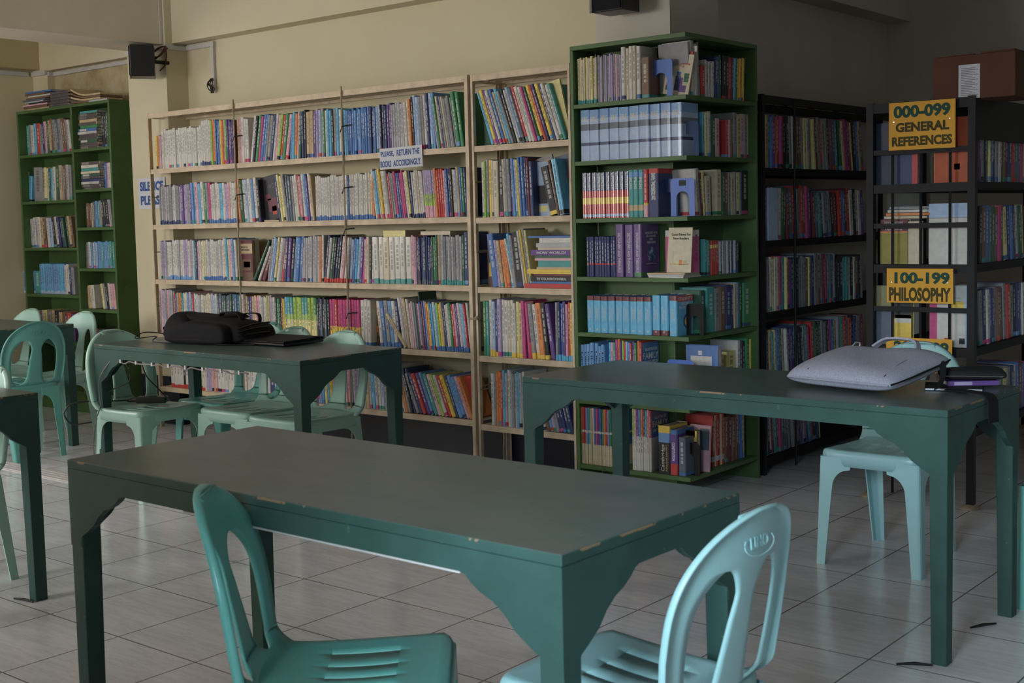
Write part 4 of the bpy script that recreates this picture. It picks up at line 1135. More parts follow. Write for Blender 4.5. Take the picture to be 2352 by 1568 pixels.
def book_matrix(q):
    th = q['tilt']
    R_ = Matrix.Rotation(math.pi / 2, 4, 'Z') if q['axis'] == 'y' else Matrix.Identity(4)
    lift = abs(math.sin(th)) * q['t'] / 2
    return Matrix.Translation(Vector(q['loc']) + Vector((0, 0, lift + 0.0005))) @ R_ @ Matrix.Rotation(th, 4, 'Y')
rest = MB(); rest_g = MB(); ROWG = {}
for k, q in enumerate(BOOKS):
    rnd = random.Random(q['seed']); M = book_matrix(q); o_ = q['opt']
    if k >= N_SINGLE:
        book_mesh(rest, q['t'], q['d'], q['h'], q['cl'], o_.get('bands'), o_.get('lab'), True, rnd, M); continue
    mb = MB(); book_mesh(mb, q['t'], q['d'], q['h'], q['cl'], o_.get('bands'), o_.get('lab'), not o_.get('text'), rnd)
    o = mb.build('book', MAT['book_gloss' if o_.get('gloss') else 'book'], normals=False)
    o.matrix_world = M
    b_ = o_.get('bands'); cw = WORD[q['cl']]
    if o_.get('text') == 'English': cw = 'blue-red-yellow banded'
    if o_.get('text') == 'BIBLE': cw = 'thick cloud-blue'
    if q['rid'] == 'g5': cw = 'thick sky-blue'
    if q['rid'] == 'g7' and q['i'] < 31: cw = cw + '-topped white'
    kind = 'slim book' if q['t'] < 0.017 and len(cw) < 12 else 'book'
    tag(o, '%s %s, %s from %s, %s' % (cw, kind, ordinal(q['i']), q['frm'], q['where'].replace('the ', '')), 'book', 'books on the ' + q['where'])
    if o_.get('text') and q['t'] > 0.012:
        s = o_['text']; tx = [s]; wt = min(q['t'] * 0.55, 0.03)
        col = MAT['white_ink']
        if s == 'BIBLE': l = lettering('spine_lettering', ['BIBLE'], q['t'] * .62, .022, col, o, bold=.02); l.location = (0, -0.0008, q['h'] * .82)
        elif s == 'English': l = lettering('spine_lettering', tx, .075, wt, col, o, bold=.02); l.location = (0, -0.0008, q['h'] * .80); l.rotation_euler = (0, math.radians(90), 0)
        elif s == 'SPELLING': l = lettering('spine_lettering', tx, .055, wt, col, o, bold=.02); l.location = (0, -0.0008, q['h'] * .72); l.rotation_euler = (0, math.radians(90), 0)
        elif s == 'Library': l = lettering('spine_lettering', tx, .13, wt * .9, MAT['ink'], o, bold=.02); l.location = (0, -0.0008, q['h'] * .62); l.rotation_euler = (0, math.radians(90), 0)
        elif s == 'Cambridge': l = lettering('spine_lettering', tx, .125, .022, col, o); l.location = (-0.004, -0.0008, q['h'] * .33); l.rotation_euler = (0, math.radians(-90), 0); l2 = lettering('spine_lettering', ["Advanced Learner's"], .125, .010, MAT['yellow_ink'], o); l2.location = (.013, -0.0008, q['h'] * .33); l2.rotation_euler = (0, math.radians(-90), 0)
        elif s == 'CONSTITUTION': l = lettering('spine_lettering', tx, .085, wt * .7, col, o, bold=.03); l.location = (0, -0.0008, q['h'] * .52); l.rotation_euler = (0, math.radians(90), 0)
        elif s.startswith('DICT'): l = lettering('spine_lettering', tx, .185, wt * .55, col, o, bold=.01); l.location = (0, -0.0008, q['h'] * .46); l.rotation_euler = (0, math.radians(90), 0)
        elif s.startswith('STUD'): 
            l = lettering('spine_lettering', ["STUDENT'S", 'ENGLISH', 'DICTIONARY'], .075, wt, col, o); l.location = (0, -0.0008, q['h'] * .52); l.rotation_euler = (0, math.radians(90), 0)
            l = lettering('spine_mark', ['DK'], .012, .009, col, o, bold=.02); l.location = (0, -0.0008, q['h'] * .09)
        else:
            cs = list(s); l = lettering('spine_lettering', cs, wt * .85, .125, col, o, bold=.01, gap=0.9)
            if l: l.location = (0, -0.0008, q['h'] * .63)
o = rest.build('shelved_books', MAT['book'], normals=False)
o['kind'] = 'stuff'; tag(o, 'many small upright books filling the rest of the racks and bookcases', 'books')

# single books that show a cover, lean, or lie flat
def cover_book(label, x, y, z, wd, h, t, cl, rz=0.0, lean=0.0, roll=0.0, lines=(), panels=(), gloss=False, group=None, name='book'):
    """standing book whose front cover (x = width, z = height) faces local -y"""
    mb = MB(); c = C_(cl); ct = min(.002, t * .2)
    mb.box(-wd / 2, wd / 2, 0, ct, 0, h, c); mb.box(-wd / 2, wd / 2, t - ct, t, 0, h, c); mb.box(-wd / 2, -wd / 2 + ct, ct, t - ct, 0, h, c)
    for (x0, x1, z0, z1, pc) in panels: mb.box(x0, x1, -0.0004, 0.0001, z0, z1, C_(pc) if isinstance(pc, str) else pc)
    o = mb.build(name, MAT['book_gloss' if gloss else 'book'])
    o.matrix_world = Matrix.Translation((x, y, z + 0.0005 + abs(math.sin(roll)) * wd / 2)) @ Matrix.Rotation(rz, 4, 'Z') @ Matrix.Rotation(-lean, 4, 'X') @ Matrix.Rotation(roll, 4, 'Y')
    tag(o, label, 'book', group)
    if t > .006:
        mb = MB(); mb.box(-wd / 2 + ct + .0005, wd / 2 - .003, ct + .0003, t - ct - .0003, .003, h - .003); mb.build('pages', MAT['pages'], o)
    for (txt, cx, cz, w_, h_, mt) in lines:
        l = lettering('cover_lettering', txt, w_, h_, MAT[mt], o, bold=.01)
        if l: l.location = (cx, -0.0005, cz)
    return o
def flat_book(label, x, y, z, wd, dp, t, cl, rz=0.0, ring=False, group=None, name='book', lab=None, text=None, tm='white_ink'):
    """book lying flat, long spine edge (width wd) facing local -y"""
    mb = MB(); c = C_(cl); ct = min(.0018, t * .2)
    mb.box(-wd / 2, wd / 2, 0, dp, 0, ct, c); mb.box(-wd / 2, wd / 2, 0, dp, t - ct, t, c)
    if not ring: mb.box(-wd / 2, wd / 2, 0, ct, ct, t - ct, c)
    if lab: mb.box(-wd / 2 + .02, -wd / 2 + .02 + wd * .35, -0.0005, 0.0002, t * .12, t * .88, C_(lab))
    o = mb.build(name, MAT['book']); o.location = (x, y, z); o.rotation_euler = (0, 0, rz); tag(o, label, 'book', group)
    mb = MB(); mb.box(-wd / 2 + .003, wd / 2 - .003, ct + .0005 if not ring else .002, dp - .003, ct + .0002, t - ct - .0002); mb.build('pages', MAT['pages'], o)
    if ring:
        mb = MB(); n = int(wd / .012)
        for i in range(n): xx = -wd / 2 + .006 + i * .012; mb.box(xx - .0022, xx + .0022, -.003, .004, -.001, t + .001)
        mb.build('wire_binding', MAT['grey_cable'], o)
    if text:
        l = lettering('spine_lettering', [text], wd * .7, t * .5, MAT[tm], o, bold=.02)
        if l: l.location = (0, -0.0006, t / 2)
    return o

FG = 'books showing their covers'
def leaning(label, x, y, z, t, d, h, cl, tilt, ry=0.0, grp=FG, txt=True, bands=None):
    mb = MB(); book_mesh(mb, t, d, h, cl, bands, None, txt, random.Random(label)); o = mb.build('book', MAT['book'], normals=False)
    th = math.radians(tilt)
    o.matrix_world = Matrix.Translation((x, y, z + abs(math.sin(th)) * t / 2 + .0005)) @ Matrix.Rotation(ry, 4, 'Z') @ Matrix.Rotation(th, 4, 'Y')
    return tag(o, label, 'book', grp)
R_ = math.radians
# long cream rack
cover_book('black book with red figure on its cover, leaning on second shelf of long cream rack', -5.825, 5.0, 1.324, .15, .265, .02, 'K', roll=R_(-9), lines=[(['WO'], .02, .20, .055, .03, 'grey_cable')], panels=[(-.03, .05, .05, .13, 'r'), (0.0, .04, .03, .08, 'R'), (-.045, .0, .12, .16, 'r')])
flat_book('thin tan book lying flat before the black and red cover', -5.80, 4.96, 1.325, .13, .17, .010, 'S')
cover_book('maroon book with pale title panel, third shelf of long cream rack behind the rod', -6.11, 5.0, .970, .15, .245, .02, 'r', lines=[(['BRIDGES TO', 'UNDERSTANDING'], 0, .195, .10, .028, 'ink')], panels=[(-.075, .075, .165, .225, 'S'), (-.05, .06, .06, .13, 'n'), (-.01, .05, .08, .115, 'S'), (-.075, .075, 0, .05, 'n')])
leaning('large dark teal book leaning steeply on third shelf of long cream rack', -5.985, 4.96, .970, .018, .19, .285, 'g', 33)
leaning('white-edged book under the steep dark teal book', -5.945, 4.965, .970, .02, .18, .235, 'W', 30)
leaning('maroon book leaning beside the white-edged book, third shelf', -5.90, 4.965, .970, .03, .18, .215, 'r', 26)
flat_book('yellow checked book lying across the tall white row, third shelf of long cream rack', -4.80, 4.965, 1.226, .165, .17, .034, 'y')
flat_book('cream book lying flat across the grey row, third shelf of long cream rack', -4.50, 4.965, 1.232, .21, .17, .020, 'w')
cover_book('brown book with round emblem showing its cover, fourth shelf of long cream rack', -5.0, 5.005, .62, .095, .245, .02, 'n', lines=[(['ARALING'], 0, .045, .075, .016, 'ink')], panels=[(-.018, .018, .075, .11, 'O'), (-.047, .047, .17, .235, 'S')])
leaning('brown hardback leaning steeply on fourth shelf of long cream rack', -4.725, 4.95, .62, .022, .19, .225, 'S', -38)
cover_book('brown picture cover standing behind the steep brown hardback', -4.79, 5.03, .62, .13, .19, .012, 'n', panels=[(-.04, .0, .03, .09, 'S'), (.01, .05, .02, .07, 'S'), (-.06, .06, .1, .17, 'K')])
leaning('dark green folder jutting above the leaning row, fourth shelf', -4.66, 5.03, .62, .01, .14, .305, 'g', -7)
cover_book('plain red cover lying back, bottom shelf of long cream rack by the double post', -4.335, 5.0, .268, .14, .20, .015, 'R', roll=R_(-12), panels=[(-.03, .03, .09, .12, 'r')])
# short cream rack
cover_book('pale olive cover with large letters, top shelf of short cream rack', -3.685, 4.985, 1.680, .13, .275, .012, 'y', roll=R_(-13), lines=[(['Mi'], -.02, .20, .055, .04, 'sign_green'), (['T'], .02, .12, .03, .04, 'ink')])
cover_book('dark green cover behind the cyan book, top shelf of short cream rack', -4.135, 5.03, 1.680, .13, .26, .012, 'g', panels=[(-.05, .05, .12, .125, 'A')])
cover_book('dark book with red top standing at post, second shelf of short cream rack', -4.165, 5.0, 1.318, .06, .27, .012, 'K', panels=[(-.03, .03, .2, .27, 'r'), (-.02, .03, .10, .14, 'N')])
cover_book('light blue cover with dark figure, second shelf of short cream rack', -3.83, 5.0, 1.318, .13, .265, .010, 'U', panels=[(-.01, .05, .06, .15, 'K'), (-.05, .05, .02, .05, 'y')])
cover_book('grey cover leaning, second shelf of short cream rack', -3.76, 5.02, 1.318, .13, .28, .010, 'A', roll=R_(-14), panels=[(-.05, .05, .2, .26, 'S')])
cover_book('grey picture book with red title beside the bookcase, second shelf of short cream rack', -3.655, 5.035, 1.318, .10, .29, .010, 'D', roll=R_(-10), lines=[(['Peb'], .0, .19, .065, .03, 'red_ink')], panels=[(-.04, .04, .03, .08, 'U')])
cover_book('brown and yellow book in the shadow, third shelf of short cream rack', -4.15, 5.03, .963, .10, .25, .02, 'n', panels=[(-.04, .04, .05, .12, 'Y'), (-.05, .05, .19, .25, 'r')])
leaning('torn white book beside the thick black dictionary', -3.975, 4.96, .963, .012, .17, .25, 'W', -12)
cover_book('maroon and magenta book, fourth shelf of short cream rack', -3.865, 4.965, .609, .055, .285, .012, 'r', roll=R_(-4), panels=[(-.027, -.015, 0, .28, 'M'), (-.015, .027, .0, .08, 'R')])
cover_book('dark cover with orange ball, fourth shelf of short cream rack', -3.735, 5.02, .609, .13, .27, .012, 'K', panels=[(-.01, .045, .14, .20, 'O'), (0, .035, .12, .22, 'O'), (-.05, .05, .24, .26, 'r')])
z = .964
for nm, t, cl, wd, tx in (('thick red', .022, 'R', .30, None), ('blue and white', .010, 'B', .25, None), ('black titled', .026, 'K', .26, "THE TOTAL INVENTOR'S MANUAL"), ('maroon', .010, 'r', .24, None), ('thin yellow', .009, 'Y', .28, None), ('second thin yellow', .012, 'Y', .28, None),
                      ('tan', .012, 'S', .22, None), ('teal and white', .030, 'T', .21, None), ('pink', .012, 'P', .23, None), ('dark teal', .012, 'g', .23, None), ('purple titled', .027, 'V', .255, 'HOW WORLD?'), ('white label', .012, 'w', .21, None), ('grey', .020, 'a', .22, None), ('white', .024, 'W', .20, None), ('bright blue', .010, 'B', .27, None)):
    flat_book('%s book in the flat stack beside the green corner bookcase' % nm, -3.75 + (.13 - wd / 2) + .02, 4.952, z, wd, .19, t, cl, group='flat stack on the short cream rack', text=tx)
    z += t + .0006
# flat notebooks in the narrow half of the wall bookcase
for zb, lst in ((1.866, [('navy', 'N', 1), ('grey', 'A', 1), ('green', 'g', 0), ('teal', 'T', 1), ('dark blue', 'N', 1), ('silver', 'a', 0), ('blue', 'B', 0), ('bright green', 'G', 0), ('cream wired', 'w', 1), ('tan', 'S', 0), ('dark green', 'g', 1), ('black', 'K', 1), ('sea-green', 'T', 0)]),
                (1.585, [('slate', 'D', 1), ('navy', 'N', 1), ('white', 'a', 0), ('dark blue', 'N', 0), ('black', 'K', 1), ('green', 'g', 0), ('cream', 'w', 0), ('teal', 'T', 0), ('pale', 'W', 0), ('tan', 'S', 1)])):
    z = zb + .0006; rnd = random.Random(zb); wh = 'top' if zb > 1.7 else 'second'
    for nm, cl, ring in lst:
        t = rnd.uniform(.013, .021)
        flat_book('%s notebook lying flat on the %s narrow shelf of green wall bookcase' % (nm, wh), -7.80 + rnd.uniform(-.012, .012), 5.045 + rnd.uniform(-.004, .01), z, rnd.uniform(.205, .235), .16, t, cl, ring=bool(ring), group='flat notebooks in the wall bookcase', lab=rnd.choice(['W', None, 'a']), name='notebook')
        z += t + .002
# piles on top of the wall bookcase
z = 2.1806; rnd = random.Random(11)
for nm, cl in (('tan', 'S'), ('brown', 'n'), ('faded pink', 'P'), ('dark', 'K'), ('pale grey', 'a'), ('blue-grey', 'D'), ('rust', 'n'), ('white curled', 'W'), ('brown folded', 'n'), ('deep blue', 'B')):
    t = rnd.uniform(.009, .016)
    flat_book('%s magazine in the untidy pile on top of the green wall bookcase' % nm, -8.43 + rnd.uniform(-.04, .04) + .006 * z, 5.03 + rnd.uniform(-.006, .01), z, rnd.uniform(.25, .34), .185, t, cl, rz=rnd.uniform(-.04, .04), group='magazines on the wall bookcase', name='magazine'); z += t + .002
z = 2.1806
for nm, cl in (('lowest wired', 'D'), ('second wired', 'K'), ('third wired', 'K'), ('fourth wired', 'D'), ('topmost wired', 'K')):
    flat_book('%s black report in the stack on top of the wall bookcase' % nm, -8.115, 5.03, z, .23, .185, .018, cl, ring=True, group='wired reports on the wall bookcase', name='report'); z += .022
z = 2.1806
for k, nm in enumerate(('lowest', 'second', 'third', 'uppermost')):
    mb = MB(); n = 12; W_ = .36
    top = [(-W_ / 2 + W_ * i / n, z + .012 + .055 * max(0, 1 - i / 7) ** 2 * (k + 1) / 4 - 2.1806 + k * 0) for i in range(n + 1)]
    out = [Vector((x, 0, zz)) for x, zz in top] + [Vector((x, 0, zz - .012)) for x, zz in top[::-1]]
    mb.prism(out, (0, .18, 0), C_('S' if k % 2 else 'n')); o = mb.build('magazine', MAT['book']); o.location = (-7.80, 5.035, 2.1808); z += .015
    tag(o, '%s brown curled magazine draped beside the wired reports' % nm, 'magazine', 'curled magazines on the wall bookcase')
flat_book('thin white folder at the edge on top of the green wall bookcase', -7.63, 5.023, 2.1808, .22, .012, .010, 'a', name='folder')
# green corner bookcase, covers at the open corner
cover_book('booklet with a robed figure and purple cloak on its cover, behind the blue bookend', -3.065, 5.03, 1.84, .135, .185, .006, 'w', roll=R_(9), lean=R_(4), lines=[(['Therese:', 'the Trusting', 'Toy'], .012, .142, .085, .036, 'red_ink')], panels=[(-.012, .016, .02, .085, 'N'), (-.008, .014, .07, .105, 'B'), (-.002, .01, .078, .093, 'w'), (.012, .05, .015, .045, 'V'), (.012, .028, .045, .08, 'V'), (.032, .058, .06, .10, 'g'), (-.058, -.028, .02, .04, 'g'), (-.055, -.025, .04, .052, 'R')])
cover_book('red edged magazine behind the robed figure booklet', -3.075, 5.05, 1.84, .15, .20, .006, 'R', roll=R_(6))
cover_book('white magazine standing tallest behind the robed figure booklet', -3.06, 5.07, 1.84, .16, .225, .008, 'W', roll=R_(2), gloss=True)
cover_book('cream booklet with village drawing, in front of the purple dictionary cover', -3.03, 4.985, 1.045, .125, .205, .004, 'w', lean=R_(6), lines=[(['Good News For', 'New Readers'], .005, .165, .10, .030, 'ink')], panels=[(-.05, .05, .035, .042, 'S'), (-.035, -.032, .04, .10, 'S'), (.0, .015, .035, .058, 'O'), (.02, .04, .035, .055, 'S'), (-.02, -.005, .035, .05, 'y')])
for k, (nm, cl) in enumerate((('lowest', 'W'), ('middle', 'a'), ('uppermost', 'S'))):
    flat_book('%s limp booklet lying at the corner under the village booklet' % nm, -3.075, 4.945, 1.0235 + k * .0072, .19, .15, .0065, cl, rz=R_(-3 + 4 * k), group='limp booklets at the open corner', name='booklet')
cover_book('blue and white box-like cover behind the blue bookend, sixth shelf of corner bookcase', -2.975, 5.09, .43, .17, .275, .03, 'B', panels=[(-.06, .05, .12, .225, 'W'), (-.02, .0, .23, .25, 'W')], gloss=True)
cover_book('black and yellow book behind the dark bookend, bottom corner', -3.075, 4.975, .114, .04, .19, .03, 'Y', panels=[(-.02, .02, .12, .19, 'K')])
cover_book('large black and yellow atlas behind the dark bookend', -3.035, 5.035, .114, .125, .20, .03, 'K', panels=[(-.06, .06, .15, .2, 'Y'), (-.01, .05, .17, .2, 'B')])
cover_book('dusty pink cover on the bottom shelf of corner bookcase', -3.005, 5.10, .114, .11, .215, .01, 'P', lean=R_(5), panels=[(.0, .05, .10, .2, 'D')])
leaning('slim blue book leaning at the start of the black wall rack', -3.0, 5.80, .46, .045, .2, .26, 'B', -22, ry=math.pi / 2)
cover_book('large white and blue book turned sideways on black wall rack, second shelf', -2.975, 5.80, 1.168, .10, .26, .035, 'U', rz=math.pi / 2, gloss=True)

# bookends
def bookend(label, x, y, z, w_, h, mat, rz=0.0, arch=True):
    t = thing('bookend', label, 'bookend', (x, y, z), rz, 'steel bookends')
    r = .018; n = 6
    def corner(cx, cz, a0): return [(cx + r * math.cos(a0 + math.pi / 2 * k / n), cz + r * math.sin(a0 + math.pi / 2 * k / n)) for k in range(n + 1)]
    outer_l = [(-w_ / 2, 0.001)] + corner(-w_ / 2 + r, h - r, math.pi)[::-1][::-1]
    mb = MB(); aw = w_ * .27; ah = h * .46
    arch_pts = [(-aw, .001)] + [(-aw * math.cos(math.pi * k / 12), ah + aw * math.sin(math.pi * k / 12)) for k in range(13)] + [(aw, .001)]
    left = corner(-w_ / 2 + r, h - r, math.pi / 2)[::-1]; left = [(-w_ / 2, .001)] + [(-w_ / 2 + r - r * math.cos(math.pi / 2 * k / n), h - r + r * math.sin(math.pi / 2 * k / n)) for k in range(n + 1)]
    right = [(-x_, z_) for x_, z_ in left[::-1]]
    if arch: pts = left + right + arch_pts[::-1]
    else: pts = left + right
    mb.prism([(x_, 0, z_) for x_, z_ in pts], (0, .0015, 0)); mb.build('plate', MAT[mat], t)
    mb = MB(); mb.box(-aw, aw, -0.0, .085, .0003, .0015); mb.build('foot', MAT[mat], t)
    return t
bookend('bright blue arched bookend, top shelf of green corner bookcase', -3.122, 5.0, 1.8403, .125, .172, 'blue_metal')
bookend('dark blue arched bookend with small label, second shelf of corner bookcase', -2.985, 5.0, 1.5713, .10, .155, 'navy_metal', R_(20))
bookend('dark blue arched bookend half hidden, third shelf of corner bookcase', -3.10, 5.02, 1.3003, .12, .172, 'navy_metal')
bookend('bright blue arched bookend with black label, third shelf of corner bookcase', -3.005, 4.985, 1.3003, .125, .172, 'blue_metal')
mb = MB(); mb.box(-.018, .018, -.0006, 0, .138, .162); o = mb.build('label', MAT['ink'], bpy.data.objects['bookend.003'])
bookend('black bookend beside the blue dictionaries, fifth shelf of corner bookcase', -2.975, 5.03, .7563, .09, .145, 'black_metal')
bookend('blue bookend before the blue and white cover, sixth shelf', -3.03, 4.99, .4303, .14, .215, 'blue_metal')
bookend('black arched bookend at the bottom corner of corner bookcase', -3.0, 5.0, .1143, .12, .15, 'black_metal')

# covers seen through the bars of the reference rack
cover_book('dark blue binder behind the bars, top shelf of reference rack', -2.285, 5.545, 1.418, .10, .275, .06, 'N', panels=[(-.05, .05, 0, .275, (.028, .04, .085, 1))], group='covers behind the rack bars')
cover_book('second dark blue binder with red spine, top shelf of reference rack', -2.19, 5.545, 1.418, .09, .27, .06, 'N', panels=[(.02, .045, 0, .27, 'R')], group='covers behind the rack bars')
cover_book('bright orange binder behind the bars with small white label', -1.99, 5.545, 1.418, .165, .28, .07, 'O', panels=[(-.08, .082, 0, .28, (.50, .085, .025, 1)), (.005, .03, .055, .08, 'W')], group='covers behind the rack bars')
cover_book('olive and purple humanities textbook behind the bars', -2.253, 5.545, 1.063, .125, .20, .035, 'y', lines=[(['Introduction', 'to the', 'Humanities'], .0, .172, .085, .042, 'white_ink')], panels=[(-.0625, .0625, 0, .14, (.33, .28, .06, 1)), (-.0625, .0625, .14, .147, 'O'), (-.0625, .0625, .147, .20, 'r')], group='covers behind the rack bars')
cover_book('cream book edge beside the humanities textbook', -2.165, 5.55, 1.063, .05, .19, .05, 'w', group='covers behind the rack bars')
cover_book('white box file with pale blue top behind the bars, second shelf of reference rack', -2.005, 5.545, 1.063, .18, .265, .07, 'W', panels=[(-.09, .09, .205, .265, 'U'), (-.09, .09, .2, .204, 'A')], group='covers behind the rack bars')
z = 1.266
for k, (nm, cl) in enumerate((('cream', 'w'), ('orange', 'O'), ('white', 'W'), ('grey', 'A'))):
    flat_book('%s paper folder lying above the humanities textbook' % nm, -2.2 + .01 * k, 5.545, z, .2, .2, .011, cl, rz=R_(-4 + 3 * k), group='folders above the humanities textbook', name='folder'); z += .014
cover_book('olive and grey book behind the bars, third shelf of reference rack', -2.30, 5.545, .70, .075, .265, .03, 'D', panels=[(-.037, .037, .16, .265, (.30, .28, .14, 1)), (-.037, .037, .15, .153, 'W')], group='covers behind the rack bars')
cover_book('black white and yellow book behind the bars, third shelf', -2.215, 5.545, .70, .085, .255, .03, 'Y', panels=[(-.042, .042, .12, .255, 'K'), (-.03, .042, .10, .135, 'W')], group='covers behind the rack bars')
cover_book('pink spined book with white back cover behind the bars', -1.995, 5.545, .70, .19, .27, .03, 'W', panels=[(-.095, -.062, 0, .27, 'M'), (.06, .095, 0, .27, 'U'), (-.01, .055, .16, .2, 'Y'), (-.04, .04, .20, .202, 'A'), (-.04, .04, .215, .217, 'A'), (-.03, .0, .02, .04, 'R'), (.035, .06, .015, .04, 'K')], lines=(), group='covers behind the rack bars')

# printed covers on the ends of the spine-out rows: lettering belongs to those books
def on_cover(rid, i, items):
    q = next((b for b in BOOKS[:N_SINGLE] if b['rid'] == rid and b['i'] == i), None)
    if not q: return
    lab = q['where']
    for o in list(S.objects):
        if o.parent is None and o.name.startswith('book') and o.type == 'MESH' and (o.location - book_matrix(q).translation).length < 1e-4:
            for it in items:
                if it[0] == 'txt':
                    l = lettering('cover_lettering', it[1], it[4], it[5], MAT[it[6]], o, bold=.005); l.location = (q['t'] / 2 + .0006, it[2], it[3]); l.rotation_euler = (0, 0, math.pi / 2)
                elif it[0] == 'box':
                    mb = MB(); mb.box(q['t'] / 2 + .0001, q['t'] / 2 + .0004, it[1], it[2], it[3], it[4], C_(it[5])); mb.build('cover_band', MAT['book_gloss'], o)
                elif it[0] == 'disc':
                    mb = MB(); r = it[3]; mb.prism([(q['t'] / 2 + .0002 + it[5], it[1] + r * math.cos(k * math.pi / 16), it[2] + r * math.sin(k * math.pi / 16)) for k in range(32)], (.0004, 0, 0), None); mb.build('cover_picture', MAT[it[4]], o)
            return
m, nt, b = node_mat('printed_globe', 0.35, 0.5)
nt.links.new(ramp(nt, noise(nt, 38, 5, 0.6), [(0.35, rgb(30, 60, 110)), (0.5, rgb(70, 110, 160)), (0.6, rgb(190, 200, 210))]), b.inputs['Base Color']); MAT['globe'] = m
m, nt, b = node_mat('printed_earth_core', 0.35, 0.5)
nt.links.new(ramp(nt, noise(nt, 30, 2), [(0.35, rgb(200, 70, 40)), (0.55, rgb(235, 190, 60))]), b.inputs['Base Color']); MAT['core'] = m
on_cover('g4', 14, [('txt', ["WEBSTER'S NEW", 'DICTIONARY', 'AND', 'THESAURUS'], .085, .182, .105, .055, 'white_ink'), ('disc', .085, .105, .033, 'globe', 0), ('txt', ['A comprehensive new thesaurus'], .085, .06, .09, .004, 'white_ink')])
on_cover('g5', 12, [('box', .004, .145, .155, .183, 'R'), ('txt', ["STUDENT'S"], .075, .169, .12, .015, 'white_ink'), ('txt', ['ENGLISH', 'DICTIONARY'], .075, .137, .10, .026, 'white_ink'), ('disc', .09, .065, .034, 'sign_blue', 0), ('disc', .092, .062, .024, 'core', .0006)])
on_cover('g6', 22, [('box', .004, .15, .0, .285, 'B'), ('txt', ['ILLUSTRATED'], .085, .252, .10, .014, 'white_ink'), ('txt', ['FAMILY'], .08, .222, .13, .030, 'white_ink'), ('txt', ['ENCYCLOPEDIA'], .08, .192, .12, .014, 'white_ink')])
on_cover('g7', 30, [('box', .004, .15, .16, .285, 'B'), ('txt', ['ILLUSTRATED'], .085, .252, .10, .014, 'white_ink'), ('txt', ['FAMILY'], .08, .222, .13, .030, 'white_ink'), ('txt', ['ENCYCLOPEDIA'], .08, .192, .12, .014, 'white_ink')])

# ------------------------------------------------------------------ signs
def sign(label, cx, y, cz, wd, ht, mat, rows, roll=0.0, pins=True):
    t = thing('sign', label, 'sign', (cx, y, cz), 0, None); t.rotation_euler = (0, roll, 0)
    mb = MB(); mb.box(-wd / 2, wd / 2, 0, .0012, -ht / 2, ht / 2); mb.build('card', MAT[mat], t)
    for (txt, x, z, w_, h_, mt, bold, sh) in rows:
        l = lettering('lettering', [txt], w_, h_, MAT[mt], t, bold=bold, shear=sh); l.location = (x, -.0003, z)
    if pins:
        for s in (-1, 1):
            mb = MB(); mb.tube([(s * wd * .42, -.0035, ht * .1), (s * wd * .42, .0, ht * .1)], .003, 8); mb.build('pin', MAT['silver'], t)
    return t
sign('white paper sign asking for the books to be returned, on long cream rack', -4.703, 4.932, 1.648, .313, .112, 'paper', [('PLEASE,', -.098, .024, .098, .032, 'sign_blue', .03, .0), ('RETURN THE', .055, .026, .168, .032, 'sign_blue', .03, .12), ('BOOKS', -.112, -.028, .08, .034, 'sign_blue', .03, 0), ('ACCORDINGLY.', .045, -.028, .205, .034, 'sign_blue', .03, 0)], roll=R_(-1.2), pins=False)
sign('white silence notice on the cream pillar, half behind the rack', -7.09, 5.043, 1.533, .30, .205, 'paper', [('SILENCE', 0, .048, .26, .062, 'sign_blue', .05, 0), ('PLEASE', 0, -.045, .25, .062, 'sign_blue', .05, 0)], pins=False)
sign('topmost ochre sign, general references, on the barred rack end', -2.104, 5.483, 1.670, .292, .207, 'sign', [('000-099', 0, .062, .25, .055, 'sign_green', .045, 0), ('GENERAL', .002, -.005, .235, .042, 'sign_brown', .045, 0), ('REFERENCES', 0, -.066, .265, .042, 'sign_brown', .045, 0)])
sign('ochre philosophy sign, below the general references sign', -2.112, 5.483, .971, .295, .152, 'sign', [('100-199', .01, .034, .245, .052, 'sign_green', .045, 0), ('PHILOSOPHY', 0, -.038, .275, .062, 'sign_brown', .045, 0)])
sign('lowest ochre sign, mostly hidden behind the grey bag', -2.115, 5.483, .665, .295, .15, 'sign', [('200-299', .01, .034, .245, .052, 'sign_green', .045, 0), ('RELIGION', 0, -.038, .26, .062, 'sign_brown', .045, 0)])

# cardboard box on the reference rack
t = thing('cardboard_box', 'brown cardboard box with white typed sheet, on top of the reference rack', 'box', (-1.893, 5.66, 1.7685))
mb = MB(); mb.box(-.172, .172, -.15, .15, 0, .186); mb.build('carton', MAT['card'], t, bev=.003)
mb = MB(); mb.box(-.165, .0, -.149, .0, .1865, .190); mb.box(.03, .168, -.149, .0, .1865, .194); mb.build('flap', MAT['card'], t)
mb = MB(); mb.box(-.062, .028, -.1515, -.1503, 0.002, .145); mb.build('typed_sheet', MAT['paper'], t)
mb = MB()
for k in range(17): mb.box(-.052, .020 - .012 * ((k * 7) % 3), -.1519, -.1516, .016 + k * .007, .0185 + k * .007)
mb.build('typed_lines', MAT['grey_cable'], t)
t2 = thing('cardboard_box', 'dark carton side behind the sheeted box, at the picture edge', 'box', (-1.60, 5.95, 1.7685))
mb = MB(); mb.box(-.10, .25, -.15, .15, 0, .18); mb.build('carton', MAT['card'], t2, bev=.003)

